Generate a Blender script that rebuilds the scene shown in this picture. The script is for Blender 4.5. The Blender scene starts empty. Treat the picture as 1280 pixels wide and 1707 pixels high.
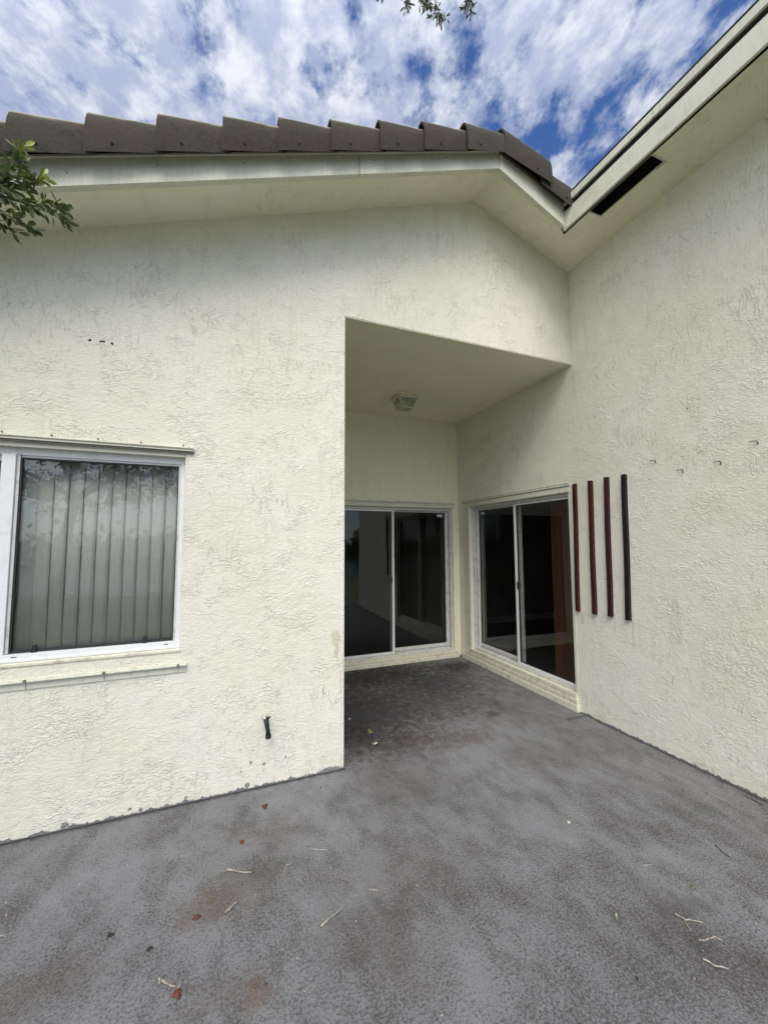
import bpy, math, random
from mathutils import Vector, Matrix, noise
C = bpy.context.scene.collection
scn = bpy.context.scene
R = math.radians

# ------------------------------------------------------------------ camera
cam = bpy.data.cameras.new('camera'); camo = bpy.data.objects.new('camera', cam); C.objects.link(camo)
cam.sensor_fit = 'HORIZONTAL'; cam.sensor_width = 36.0; cam.lens = 665.1 / 1280 * 36.0
cam.clip_start = 0.02; cam.clip_end = 2000
m3 = Matrix(((0.929478, -0.023783, -0.36811), (-0.368848, -0.072565, -0.926653), (-0.004674, 0.99708, -0.07622)))
camo.matrix_world = Matrix.Translation((0, 0, 1.55)) @ m3.to_4x4()
scn.camera = camo

# ------------------------------------------------------------------ light
SUN_EL, SUN_AZ = R(52), R(205)      # azimuth clockwise from +y: behind the camera, a little to its left
sd = Vector((math.sin(SUN_AZ) * math.cos(SUN_EL), math.cos(SUN_AZ) * math.cos(SUN_EL), math.sin(SUN_EL)))
sun = bpy.data.lights.new('sun', 'SUN'); suno = bpy.data.objects.new('sun', sun); C.objects.link(suno)
sun.energy = 1.9; sun.angle = R(36); sun.color = (1.0, 0.955, 0.88)
suno.rotation_euler = (-sd).to_track_quat('-Z', 'Y').to_euler()

scn.view_settings.view_transform = 'Standard'; scn.view_settings.look = 'None'
scn.view_settings.exposure = 0.32; scn.view_settings.gamma = 1.0
scn.cycles.max_bounces = 8; scn.cycles.transparent_max_bounces = 24
scn.cycles.glossy_bounces = 4; scn.cycles.diffuse_bounces = 5


class NT:
    """small node-tree writer"""
    def __init__(s, tree): s.t = tree; s.n = tree.nodes; s.l = tree.links
    def node(s, typ, **kw):
        n = s.n.new(typ)
        for k, v in kw.items():
            if k == 'ins':
                for a, b in v.items(): s.put(n, a, b)
            else: setattr(n, k, v)
        return n
    def put(s, n, a, b):
        i = n.inputs[a]
        if isinstance(b, bpy.types.NodeSocket): s.l.new(b, i)
        else:
            if isinstance(b, tuple) and len(b) == 3 and i.type == 'RGBA': b = b + (1,)
            i.default_value = b
    def math(s, op, a, b=0.0, c=0.0, clamp=False):
        n = s.node('ShaderNodeMath', operation=op, use_clamp=clamp, ins={0: a, 1: b, 2: c}); return n.outputs[0]
    def vmath(s, op, a, b=(0, 0, 0)):
        n = s.node('ShaderNodeVectorMath', operation=op, ins={0: a, 1: b})
        return n.outputs['Value'] if op in ('DOT_PRODUCT', 'LENGTH', 'DISTANCE') else n.outputs[0]
    def step(s, x, a, b, lo=0.0, hi=1.0, smooth=True):
        n = s.node('ShaderNodeMapRange', interpolation_type='SMOOTHSTEP' if smooth else 'LINEAR',
                   ins={0: x, 1: a, 2: b, 3: lo, 4: hi}); return n.outputs[0]
    def mixc(s, f, a, b, blend='MIX'):
        n = s.node('ShaderNodeMix', data_type='RGBA', blend_type=blend)
        s.put(n, 0, f); s.put(n, 6, a); s.put(n, 7, b); return n.outputs[2]
    def noise(s, vec, scale, detail=4, rough=0.55, dist=0.0, color=False, ntype='FBM', lac=2.0):
        n = s.node('ShaderNodeTexNoise', noise_type=ntype,
                   ins={'Vector': vec, 'Scale': scale, 'Detail': detail, 'Roughness': rough, 'Distortion': dist, 'Lacunarity': lac})
        return n.outputs['Color' if color else 'Fac']
    def mapping(s, vec, loc=(0, 0, 0), rot=(0, 0, 0), scale=(1, 1, 1)):
        return s.node('ShaderNodeMapping', ins={'Vector': vec, 'Location': loc, 'Rotation': rot, 'Scale': scale}).outputs[0]
    def xyz(s, vec): n = s.node('ShaderNodeSeparateXYZ', ins={0: vec}); return n.outputs
    def comb(s, x, y, z): return s.node('ShaderNodeCombineXYZ', ins={0: x, 1: y, 2: z}).outputs[0]
    def pos(s): return s.node('ShaderNodeNewGeometry').outputs['Position']


# sky: Nishita with a broken altocumulus layer, brighter towards the veiled sun
w = bpy.data.worlds.new('World'); scn.world = w; w.use_nodes = True; w.node_tree.nodes.clear()
n = NT(w.node_tree)
sky = n.node('ShaderNodeTexSky', sky_type='NISHITA', sun_disc=False, sun_elevation=SUN_EL, sun_rotation=SUN_AZ,
             altitude=0, air_density=1.0, dust_density=0.3, ozone_density=4.0)
d = n.vmath('NORMALIZE', n.node('ShaderNodeTexCoord').outputs['Generated'])
dx, dy, dz = n.xyz(d)
zz = n.math('ADD', n.math('MAXIMUM', dz, 0.0), 0.12)
cp = n.comb(n.math('DIVIDE', dx, zz), n.math('DIVIDE', dy, zz), 0.0)
warp = n.noise(cp, 1.6, 3, 0.5, color=True)
cpw = n.vmath('ADD', cp, n.vmath('MULTIPLY', n.vmath('SUBTRACT', warp, (0.5, 0.5, 0.5)), (0.16, 0.16, 0)))
aa = R(20)
su = n.vmath('DOT_PRODUCT', cpw, (math.cos(aa), -math.sin(aa), 0)); sv_ = n.vmath('DOT_PRODUCT', cpw, (math.sin(aa), math.cos(aa), 0))
st = n.comb(su, n.math('MULTIPLY', sv_, 0.80), 0.0)
big = n.noise(n.mapping(cp, loc=(3.1, 1.7, 0)), 1.3, 2, 0.5)
mid = n.noise(n.mapping(st, loc=(1.3, 0.4, 0)), 8.2, 7, 0.60)
fine = n.noise(n.mapping(st, loc=(7.3, 2.4, 0)), 13.0, 6, 0.62)
side = n.step(n.math('DIVIDE', dx, zz), 0.0, 0.85, 0.06, -0.034)      # denser to the left, broken to the right
cov = n.math('ADD', n.math('ADD', n.math('MULTIPLY', mid, 0.78), n.math('MULTIPLY', big, 0.22)), side)
cov = n.math('ADD', cov, n.math('MULTIPLY', n.math('SUBTRACT', fine, 0.5), 0.36))
cmask = n.step(cov, 0.41, 0.575)
glow = n.math('POWER', n.math('MAXIMUM', n.vmath('DOT_PRODUCT', d, tuple(sd)), 0.0), 2.0)
shn = n.noise(n.mapping(st, loc=(1.345, 0.445, 0)), 10.5, 7, 0.64)
shade = n.step(shn, 0.40, 0.68)
ccol = n.mixc(shade, (4.0, 4.8, 7.2), (8.8, 9.4, 10.4))
ccol = n.mixc(n.math('POWER', glow, 0.7), ccol, (8.6, 8.5, 8.0))
gl = n.math('MULTIPLY_ADD', glow, 2.2, 0.66)
ccol = n.vmath('MULTIPLY', ccol, n.comb(gl, gl, gl))
sk = n.vmath('MULTIPLY', sky.outputs[0], (0.66, 0.90, 1.28))
col = n.mixc(cmask, sk, ccol)
low = n.step(dz, 0.0, 0.10)
col = n.mixc(low, (8.2, 8.4, 8.8), col)
bg = n.node('ShaderNodeBackground', ins={'Color': col, 'Strength': 0.1})
n.l.new(bg.outputs[0], n.node('ShaderNodeOutputWorld').inputs[0])


# ------------------------------------------------------------------ materials
def material(name):
    m = bpy.data.materials.new(name); m.use_nodes = True; m.node_tree.nodes.clear()
    n = NT(m.node_tree); out = n.node('ShaderNodeOutputMaterial')
    b = n.node('ShaderNodeBsdfPrincipled'); n.l.new(b.outputs[0], out.inputs[0])
    return m, n, b, out


def bump(n, b, h, strength, dist, normal=None):
    k = n.node('ShaderNodeBump', ins={'Height': h, 'Strength': strength, 'Distance': dist})
    if normal is not None: n.l.new(normal, k.inputs['Normal'])
    n.l.new(k.outputs[0], b.inputs['Normal']); return k.outputs[0]


def stucco(name, axis, amount=1.0, base=(0.758, 0.735, 0.635), spots=(), footing=True, grime_and_shade=True):
    """trowelled stucco; axis = the world axis the wall faces ('y', 'x' or 'z')"""
    m, n, b, out = material(name)
    P = n.pos(); x, y, z = n.xyz(P)
    if axis == 'y':
        t_ = n.math('SUBTRACT', y, 2.765); q = n.comb(n.math('MULTIPLY_ADD', t_, 0.9, x), n.math('ADD', z, t_), 0.0)
    elif axis == 'x':
        t_ = n.math('SUBTRACT', x, 3.03); q = n.comb(n.math('MULTIPLY_ADD', t_, 0.9, n.math('ADD', y, 17.3)), n.math('ADD', z, t_), 0.0)
    else: q = n.comb(x, n.math('ADD', y, 5.1), 0.0)
    u, v, _ = n.xyz(q)
    wc = n.noise(q, 7.0, 3, 0.55, color=True)
    qw = n.vmath('ADD', q, n.vmath('MULTIPLY', n.vmath('SUBTRACT', wc, (0.5, 0.5, 0.5)), (0.09, 0.09, 0)))
    def ridge(vec, scale, width, det=2.0, rg=0.5):
        f = n.noise(vec, scale, det, rg)
        a = n.math('ABSOLUTE', n.math('SUBTRACT', f, 0.5))
        return n.step(a, 0.0, width, 1.0, 0.0)
    # where the trowel left the surface rough, and which way it was dragged there
    pa = n.step(n.noise(q, 3.1, 3, 0.65), 0.51, 0.61)
    pb = n.step(n.noise(n.mapping(q, loc=(4, 9, 0)), 5.5, 3, 0.65), 0.52, 0.62)
    up = n.step(n.noise(n.mapping(q, loc=(14, 2, 0)), 1.2, 2, 0.5), 0.46, 0.62)
    if axis != 'z':
        up = n.math('ADD', up, n.step(v, 2.2, 3.4, 0.0, 0.75), clamp=True)
    iv = n.math('SUBTRACT', 1.0, n.math('MULTIPLY', up, 0.85))
    r1 = ridge(n.mapping(qw, loc=(6, 2, 0), rot=(0, 0, R(42)), scale=(0.55, 1, 1)), 30, 0.07, 2.5, 0.55)                                                   # curls
    r2 = ridge(n.mapping(qw, rot=(0, 0, R(9)), scale=(1, 0.2, 1)), 24, 0.020, 2.5, 0.5)  # drags, vertical
    r3 = ridge(n.mapping(qw, loc=(3, 1, 0), rot=(0, 0, R(-24)), scale=(0.40, 1, 1)), 30, 0.05, 2.5, 0.5)  # drags, flat
    knock = n.step(n.noise(n.mapping(qw, scale=(0.8, 1, 1)), 46, 2, 0.5), 0.50, 0.60)   # knocked-down islands
    long_ = ridge(n.mapping(qw, loc=(9, 3, 0), rot=(0, 0, R(30))), 5.5, 0.007, 3, 0.55)
    hh = n.math('MULTIPLY', r1, n.math('MULTIPLY_ADD', pb, 0.50, 0.30))
    mv = n.math('MULTIPLY', r2, n.math('MULTIPLY', up, n.math('MULTIPLY_ADD', pa, 0.65, 0.28)))
    mh = n.math('MULTIPLY', r3, n.math('MULTIPLY', iv, n.math('MULTIPLY_ADD', pa, 0.55, 0.32)))
    mf = n.math('MULTIPLY', n.math('MULTIPLY', knock, n.math('MULTIPLY', n.math('MAXIMUM', n.math('MAXIMUM', pa, pb), 0.35), iv)), 0.6)
    hsum = n.math('MAXIMUM', n.math('MAXIMUM', hh, mv), n.math('MAXIMUM', mh, n.math('MAXIMUM', mf, n.math('MULTIPLY', long_, 0.22))))
    lump = n.noise(q, 6.0, 4, 0.5)
    height = n.math('ADD', hsum, n.math('MULTIPLY', lump, 1.6))
    bump(n, b, height, 1.0, 0.0038 * amount)
    # colour: aged cream paint, painted crevice shade, grime, weathering
    c = n.mixc(n.step(n.noise(q, 1.1, 4, 0.6), 0.35, 0.68), base, tuple(k * f for k, f in zip(base, (0.93, 0.945, 0.90))))
    c = n.mixc(n.math('MULTIPLY', n.step(n.noise(n.mapping(q, scale=(3.0, 0.35, 1)), 3.0, 5, 0.65), 0.52, 0.75), 0.22), c, (0.42, 0.42, 0.33))
    cr = n.math('MULTIPLY', n.math('SUBTRACT', 1.0, n.step(hsum, 0.0, 0.5)), n.step(hsum, 0.02, 0.2))
    if grime_and_shade:
        spk = n.step(n.noise(q, 90, 3, 0.7), 0.69, 0.76)
        c = n.mixc(n.math('MULTIPLY', spk, 0.55), c, (0.20, 0.19, 0.15))
        crk = n.math('MULTIPLY', n.step(n.math('MULTIPLY', r2, up), 0.0, 0.25), n.step(n.math('MULTIPLY', r2, up), 0.3, 0.7, 1.0, 0.0))
        c = n.mixc(n.math('MULTIPLY', n.math('ADD', crk, n.math('MULTIPLY', cr, 0.12), clamp=True), 0.27), c, (0.26, 0.25, 0.18))  # ridge flanks darkened: crevice shade put into the colour
    if footing:
        # slab paint and dirt daubed along the foot of the wall
        j = n.noise(n.comb(u, 0.0, 0.0), 13.0, 5, 0.7)
        lim = n.step(j, 0.45, 0.72, 0.010, 0.040, smooth=False)
        ft = n.step(n.math('SUBTRACT', z, lim), -0.002, 0.003, 1.0, 0.0)
        c = n.mixc(ft, c, (0.17, 0.17, 0.18))
        zone = n.math('MULTIPLY', n.step(z, 0.02, 0.40, 1.0, 0.0), n.step(n.noise(q, 16, 5, 0.7), 0.50, 0.72))
        c = n.mixc(n.math('MULTIPLY', zone, 0.40), c, (0.36, 0.34, 0.28))
    for (su, sv, ru, rv, colr) in spots:
        k = n.vmath('MULTIPLY', n.vmath('SUBTRACT', q, (su, sv, 0)), (1 / ru, 1 / rv, 0))
        k = n.math('ADD', n.vmath('LENGTH', k), n.math('MULTIPLY', n.math('SUBTRACT', n.noise(q, 70, 3, 0.6), 0.5), 1.6))
        c = n.mixc(n.math('MULTIPLY', n.step(k, 0.8, 1.05, 1.0, 0.0), colr[3]), c, colr[:3])
    n.put(b, 'Base Color', c)
    b.inputs['Roughness'].default_value = 0.72
    b.inputs['Specular IOR Level'].default_value = 0.35
    return m


DG = (0.13, 0.13, 0.13, 0.85); HOLE = (0.02, 0.02, 0.02, 1.0); RUST = (0.46, 0.40, 0.26, 0.45); LG = (0.2, 0.2, 0.21, 0.9)
M = {}
M['wall_y'] = stucco('cream_stucco_gable', 'y', 1.0, spots=[
    (0.121, 0.251, .006, .004, DG), (0.193, 0.237, .009, .004, DG), (0.184, 0.163, .008, .012, DG), (0.265, 0.139, .010, .009, DG),
    (0.128, 0.120, .006, .005, DG), (0.400, 0.157, .004, .012, DG), (-0.771, 0.028, .022, .016, LG), (-0.469, 0.040, .012, .010, LG),
    (-0.414, 0.022, .012, .012, LG), (-0.181, 0.037, .011, .009, LG), (0.165, 0.030, .018, .018, LG), (0.70, 0.012, .09, .026, LG),
    (-0.774, 2.756, .009, .008, HOLE), (-0.721, 2.760, .008, .007, HOLE), (-0.663, 2.757, .009, .008, HOLE), (-0.706, 2.762, .008, .007, HOLE),
    (0.735, 0.88, .035, .06, RUST), (0.74, 0.80, .02, .05, RUST)])
M['wall_x'] = stucco('cream_stucco_side', 'x', 1.0, spots=[
    (2.76 + 17.3, 0.85, .02, .06, (0.40, 0.36, 0.24, 0.35)), (2.28 + 17.3, 0.84, .01, .16, (0.40, 0.39, 0.33, 0.35)),
    (2.44 + 17.3, 0.86, .01, .10, (0.42, 0.41, 0.33, 0.3)), (1.78 + 17.3, 2.49, .008, .008, DG), (1.95 + 17.3, 0.95, .05, .2, (0.5, 0.49, 0.42, 0.3))])
M['wall_r'] = stucco('cream_stucco_recess', 'y', 0.55, base=(0.82, 0.795, 0.63))
M['ceil'] = stucco('cream_stucco_ceiling', 'z', 0.25, base=(0.82, 0.79, 0.61), footing=False, grime_and_shade=False)
M['soffit'] = stucco('cream_stucco_soffit', 'z', 0.7, base=(0.82, 0.795, 0.625), footing=False)


def painted(name, base, dirt, rough=0.5, amt=0.6, bumpd=0.0006, scale=9.0, stretch=(1, 1, 1), spec=0.4):
    m, n, b, out = material(name)
    P = n.mapping(n.pos(), scale=stretch)
    a = n.step(n.noise(P, scale, 6, 0.7), 0.48, 0.74)
    f = n.step(n.noise(P, scale * 9, 4, 0.7), 0.60, 0.72)
    c = n.mixc(n.math('MULTIPLY', a, amt), base, dirt)
    c = n.mixc(n.math('MULTIPLY', f, amt * 0.6), c, tuple(k * 0.45 for k in dirt))
    n.put(b, 'Base Color', c); n.put(b, 'Roughness', n.step(a, 0, 1, rough, min(1, rough + 0.25)))
    b.inputs['Specular IOR Level'].default_value = spec
    bump(n, b, n.noise(P, scale * 14, 4, 0.6), 0.8, bumpd)
    return m


M['trim'] = painted('cream_painted_trim', (0.64, 0.64, 0.52), (0.38, 0.37, 0.27), 0.6, 0.45, 0.0012)
M['sill'] = painted('cream_dirty_sill', (0.66, 0.64, 0.51), (0.26, 0.24, 0.17), 0.7, 0.8, 0.003, 14)
M['white'] = painted('white_aluminium', (0.74, 0.75, 0.76), (0.42, 0.42, 0.40), 0.38, 0.35, 0.0002, 12, spec=0.5)
M['white_dirty'] = painted('weathered_white_aluminium', (0.60, 0.60, 0.57), (0.24, 0.23, 0.19), 0.5, 0.65, 0.0004, 14, spec=0.5)
M['track'] = painted('cream_painted_track', (0.62, 0.62, 0.52), (0.30, 0.29, 0.22), 0.45, 0.5, 0.0005, 20)
M['bolt'] = painted('rusty_bolt', (0.16, 0.14, 0.11), (0.10, 0.06, 0.03), 0.6, 0.6)
M['black'] = painted('black_plastic', (0.015, 0.015, 0.016), (0.04, 0.04, 0.04), 0.45, 0.3)
M['void'] = painted('dark_void', (0.004, 0.004, 0.004), (0.003, 0.003, 0.003), 0.9, 0.2)
M['gasket'] = painted('dark_seal', (0.03, 0.03, 0.032), (0.06, 0.06, 0.055), 0.7, 0.4)
M['label'] = painted('pale_sticker', (0.55, 0.60, 0.66), (0.12, 0.15, 0.22), 0.4, 0.5, 0.0001, 60)
M['rusty'] = painted('rusty_steel', (0.09, 0.06, 0.045), (0.05, 0.03, 0.02), 0.8, 0.6)
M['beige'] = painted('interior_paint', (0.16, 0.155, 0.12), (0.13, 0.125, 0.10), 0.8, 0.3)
M['board'] = painted('baseboard_paint', (0.45, 0.45, 0.43), (0.3, 0.3, 0.28), 0.5, 0.3)
M['mortar'] = painted('mortar', (0.34, 0.33, 0.30), (0.15, 0.14, 0.13), 0.9, 0.6, 0.004, 30)

# fascia boards: off-white paint with vertical weather marks
m, n, b, out = material('off_white_fascia_paint'); P = n.pos(); x, y, z = n.xyz(P)
g = n.noise(n.comb(n.math('MULTIPLY', x, 1.0), n.math('MULTIPLY', y, 1.0), n.math('MULTIPLY', z, 0.10)), 60, 4, 0.6)
s1 = n.step(n.noise(n.mapping(P, scale=(1, 1, 1.4)), 3.0, 5, 0.65), 0.46, 0.72)
c = n.mixc(n.math('MULTIPLY', n.step(g, 0.45, 0.7), 0.22), (0.64, 0.64, 0.52), (0.34, 0.34, 0.25))
c = n.mixc(n.math('MULTIPLY', s1, 0.30), c, (0.30, 0.30, 0.22))
c = n.mixc(n.step(n.noise(P, 40, 3, 0.7), 0.72, 0.78), c, (0.12, 0.11, 0.10))
n.put(b, 'Base Color', c); b.inputs['Roughness'].default_value = 0.55; bump(n, b, g, 0.8, 0.0012); M['fascia'] = m

# rake tiles: weathered concrete, mildew
m, n, b, out = material('weathered_concrete_tile'); P = n.pos()
oi = n.node('ShaderNodeObjectInfo').outputs['Random']
a = n.noise(P, 5, 6, 0.65); f = n.noise(P, 55, 5, 0.7); st_ = n.noise(n.mapping(P, scale=(1, 1, 0.22)), 34, 4, 0.65)
c = n.mixc(n.step(a, 0.38, 0.66), (0.029, 0.018, 0.010), (0.035, 0.027, 0.015))
c = n.mixc(n.math('MULTIPLY', oi, 0.9), c, (0.044, 0.038, 0.025))
c = n.mixc(n.math('MULTIPLY', n.step(n.noise(n.mapping(P, loc=(1, 2, 3)), 3.2, 4, 0.6), 0.52, 0.66), 0.6), c, (0.050, 0.025, 0.017))
c = n.mixc(n.math('MULTIPLY', n.step(n.noise(n.mapping(P, loc=(8, 2, 3)), 9, 5, 0.7), 0.5, 0.66), 0.75), c, (0.022, 0.020, 0.017))
c = n.mixc(n.math('MULTIPLY', n.step(st_, 0.5, 0.7), 0.45), c, (0.028, 0.025, 0.02))
c = n.mixc(n.math('MULTIPLY', n.step(f, 0.56, 0.72), 0.22), c, (0.12, 0.10, 0.085))
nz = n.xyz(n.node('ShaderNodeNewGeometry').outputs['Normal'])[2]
c = n.mixc(n.math('MULTIPLY', n.step(n.math('ADD', nz, n.math('MULTIPLY', n.math('SUBTRACT', a, 0.5), 0.5)), 0.40, 0.66), 0.95), c, (0.33, 0.305, 0.24))   # lighter tops: sky rim light put into the colour
n.put(b, 'Base Color', c); b.inputs['Roughness'].default_value = 0.9; bump(n, b, n.math('ADD', n.math('ADD', f, st_), n.math('MULTIPLY', a, 3.0)), 0.9, 0.004); M['tile'] = m

# slab: blue-grey paint worn to dark aggregate, brown leaf stains, painted recess shade
m, n, b, out = material('worn_grey_slab'); P = n.pos(); x, y, z = n.xyz(P)
q = n.comb(x, y, 0.0)
qd = n.mapping(n.vmath('ADD', q, n.vmath('MULTIPLY', n.noise(q, 3, 3, 0.6, color=True), (0.15, 0.15, 0))), rot=(0, 0, R(35)), scale=(1, 0.6, 1))
blot = n.noise(q, 1.35, 5, 0.62); blot2 = n.noise(qd, 6.0, 6, 0.68)
spk = n.noise(q, 98, 8, 0.86); spk2 = n.noise(n.mapping(q, loc=(4, 4, 0)), 210, 3, 0.7)
c = n.mixc(n.step(blot, 0.36, 0.64), (0.205, 0.209, 0.220), (0.178, 0.181, 0.190))
c = n.mixc(n.math('MULTIPLY', n.step(blot2, 0.42, 0.70), 0.24), c, (0.110, 0.107, 0.106))
wear = n.math('ADD', n.math('MULTIPLY', n.math('SUBTRACT', blot2, 0.5), 0.24), n.math('MULTIPLY', n.math('SUBTRACT', blot, 0.5), 0.15))
near = n.step(y, 2.7, 0.9, 0.0, 0.035)
pit = n.step(n.noise(n.mapping(q, loc=(2, 7, 0)), 210, 3, 0.6), 0.57, 0.66)
c = n.mixc(n.math('MULTIPLY', pit, 0.75), c, (0.06, 0.057, 0.056))
dk = n.step(n.math('ADD', n.math('ADD', spk, wear), near), 0.475, 0.61)
c = n.mixc(n.math('MULTIPLY', dk, 0.92), c, (0.046, 0.040, 0.037))
c = n.mixc(n.math('MULTIPLY', n.step(n.noise(n.mapping(q, loc=(12, 3, 0)), 0.9, 5, 0.6), 0.52, 0.70), 0.28), c, (0.090, 0.074, 0.062))
c = n.mixc(n.math('MULTIPLY', n.step(spk2, 0.60, 0.75), 0.45), c, (0.27, 0.275, 0.29))
c = n.mixc(n.math('MULTIPLY', n.step(spk2, 0.42, 0.30), 0.45), c, (0.06, 0.06, 0.062))
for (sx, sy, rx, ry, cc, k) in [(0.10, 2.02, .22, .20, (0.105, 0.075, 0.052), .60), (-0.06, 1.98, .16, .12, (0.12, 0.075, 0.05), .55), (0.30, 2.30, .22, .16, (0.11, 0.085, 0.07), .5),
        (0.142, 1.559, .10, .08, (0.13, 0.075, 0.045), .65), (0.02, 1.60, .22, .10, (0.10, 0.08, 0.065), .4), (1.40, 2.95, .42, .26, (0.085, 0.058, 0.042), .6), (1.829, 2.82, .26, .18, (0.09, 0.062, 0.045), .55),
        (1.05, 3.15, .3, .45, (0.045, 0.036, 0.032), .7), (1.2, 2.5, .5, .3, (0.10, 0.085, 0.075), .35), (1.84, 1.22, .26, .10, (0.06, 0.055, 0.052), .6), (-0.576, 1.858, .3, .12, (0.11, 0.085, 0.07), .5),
        (0.53, 1.62, .25, .3, (0.09, 0.08, 0.078), .4), (2.72, 4.42, .40, .30, (0.02, 0.02, 0.022), .85), (2.2, 4.0, .8, .6, (0.038, 0.038, 0.042), .85), (1.6, 4.5, 1.3, .6, (0.018, 0.018, 0.020), .92), (1.2, 3.6, .7, .9, (0.028, 0.027, 0.028), .85), (1.7, 3.6, 1.0, .7, (0.045, 0.044, 0.047), .7),  # dark recess patches: dirt, with the shade of the recess painted in
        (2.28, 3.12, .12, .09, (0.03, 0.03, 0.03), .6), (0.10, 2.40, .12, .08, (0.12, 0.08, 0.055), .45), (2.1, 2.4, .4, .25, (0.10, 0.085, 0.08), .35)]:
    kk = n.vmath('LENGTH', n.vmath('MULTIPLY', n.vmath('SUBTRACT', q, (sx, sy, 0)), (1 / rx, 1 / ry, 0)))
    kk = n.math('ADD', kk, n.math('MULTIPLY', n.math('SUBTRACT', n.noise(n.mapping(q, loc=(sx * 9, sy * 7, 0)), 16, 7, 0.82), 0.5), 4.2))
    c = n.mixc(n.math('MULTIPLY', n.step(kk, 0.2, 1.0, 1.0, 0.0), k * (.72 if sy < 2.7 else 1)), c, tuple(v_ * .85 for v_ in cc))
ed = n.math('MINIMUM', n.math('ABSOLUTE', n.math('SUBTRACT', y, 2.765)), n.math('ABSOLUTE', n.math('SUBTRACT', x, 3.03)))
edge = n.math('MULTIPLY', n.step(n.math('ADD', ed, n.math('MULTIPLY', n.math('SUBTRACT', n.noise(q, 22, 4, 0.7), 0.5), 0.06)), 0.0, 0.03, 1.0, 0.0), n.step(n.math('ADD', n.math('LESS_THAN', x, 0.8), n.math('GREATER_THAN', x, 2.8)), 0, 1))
c = n.mixc(n.math('MULTIPLY', edge, 0.75), c, (0.04, 0.038, 0.038))  # dark line at the wall feet: dirt, doubling as painted contact shade
# hairline crack in the middle of the slab
cx_ = n.math('ADD', n.math('SUBTRACT', x, 0.49), n.math('ADD', n.math('MULTIPLY', n.math('SUBTRACT', n.noise(n.comb(0.0, y, 0.0), 7, 5, 0.7), 0.5), 0.10), n.math('MULTIPLY', n.math('SUBTRACT', y, 1.6), 0.12)))
crk = n.math('MULTIPLY', n.step(n.math('ABSOLUTE', cx_), 0.0, 0.0016, 1.0, 0.0), n.step(y, 1.95, 1.75))
c = n.mixc(n.math('MULTIPLY', crk, 0.4), c, (0.03, 0.03, 0.03))
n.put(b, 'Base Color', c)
n.put(b, 'Roughness', n.step(blot2, 0.3, 0.7, 0.62, 0.85)); b.inputs['Specular IOR Level'].default_value = 0.3
bump(n, b, n.math('SUBTRACT', n.math('ADD', n.math('MULTIPLY', spk, 1.4), n.math('MULTIPLY', blot2, 0.8)), n.math('MULTIPLY', crk, 0.6)), 0.8, 0.004)
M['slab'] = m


def glass(name, tint, ior=1.5, dust=0.03):
    m = bpy.data.materials.new(name); m.use_nodes = True; m.node_tree.nodes.clear(); n = NT(m.node_tree)
    bf = n.node('ShaderNodeNewGeometry').outputs['Backfacing']     # same reflectance on the way in and out of the pane
    fr = n.node('ShaderNodeFresnel', ins={'IOR': n.math('MULTIPLY_ADD', bf, 1 / ior - ior, ior)})
    tr = n.node('ShaderNodeBsdfTransparent', ins={'Color': tint}); gl = n.node('ShaderNodeBsdfGlossy', ins={'Color': (0.95, 0.97, 1.0), 'Roughness': 0.012})
    bp = n.node('ShaderNodeBump', ins={'Height': n.noise(n.pos(), 2.2, 1, 0.4), 'Strength': 0.5, 'Distance': 0.0012})
    n.l.new(bp.outputs[0], gl.inputs['Normal'])
    mx = n.node('ShaderNodeMixShader'); n.l.new(fr.outputs[0], mx.inputs[0]); n.l.new(tr.outputs[0], mx.inputs[1]); n.l.new(gl.outputs[0], mx.inputs[2])
    dirt = n.node('ShaderNodeBsdfDiffuse', ins={'Color': (0.5, 0.5, 0.48)})
    dm = n.math('MULTIPLY', n.step(n.noise(n.mapping(n.pos(), scale=(1, 1, 0.5)), 5, 6, 0.7), 0.4, 0.8), dust)
    m2 = n.node('ShaderNodeMixShader'); n.put(m2, 0, dm); n.l.new(mx.outputs[0], m2.inputs[1]); n.l.new(dirt.outputs[0], m2.inputs[2])
    n.l.new(m2.outputs[0], n.node('ShaderNodeOutputMaterial').inputs[0]); return m


M['glass_w'] = glass('tinted_window_glass', (0.85, 0.86, 0.85), 1.58)
M['glass_d'] = glass('door_glass', (0.80, 0.82, 0.80), 1.45, 0.003)


def simple(name, c1, c2, scale, rough=0.7, stretch=(1, 1, 1), bd=0.001, spec=0.4, det=5):
    m, n, b, out = material(name); P = n.mapping(n.pos(), scale=stretch)
    f = n.noise(P, scale, det, 0.65)
    n.put(b, 'Base Color', n.mixc(n.step(f, 0.35, 0.65), c1, c2)); b.inputs['Roughness'].default_value = rough
    b.inputs['Specular IOR Level'].default_value = spec; bump(n, b, f, 0.8, bd); return m


M['slat'] = simple('grey_beige_blind', (0.66, 0.67, 0.62), (0.61, 0.62, 0.57), 60, 0.7, (1, 1, 0.1), 0.0005)
M['strip'] = simple('dark_red_stained_wood', (0.034, 0.005, 0.005), (0.014, 0.003, 0.003), 28, 0.6, (1, 1, 0.12), 0.002)
M['strip_red'] = simple('red_stained_wood', (0.050, 0.006, 0.005), (0.020, 0.004, 0.004), 28, 0.55, (1, 1, 0.12), 0.002)
M['strip_black'] = simple('blackened_red_wood', (0.014, 0.003, 0.003), (0.007, 0.003, 0.003), 28, 0.6, (1, 1, 0.12), 0.002)
M['panelwood'] = simple('brown_wood', (0.20, 0.070, 0.038), (0.13, 0.045, 0.026), 12, 0.45, (1, 1, 0.08), 0.0006)
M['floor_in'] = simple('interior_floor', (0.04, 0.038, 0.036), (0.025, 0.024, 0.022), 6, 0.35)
M['brassy'] = simple('dark_green_bronze', (0.030, 0.042, 0.040), (0.012, 0.016, 0.016), 60, 0.42)
M['brassy'].node_tree.nodes['Principled BSDF'].inputs['Metallic'].default_value = 0.5
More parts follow.
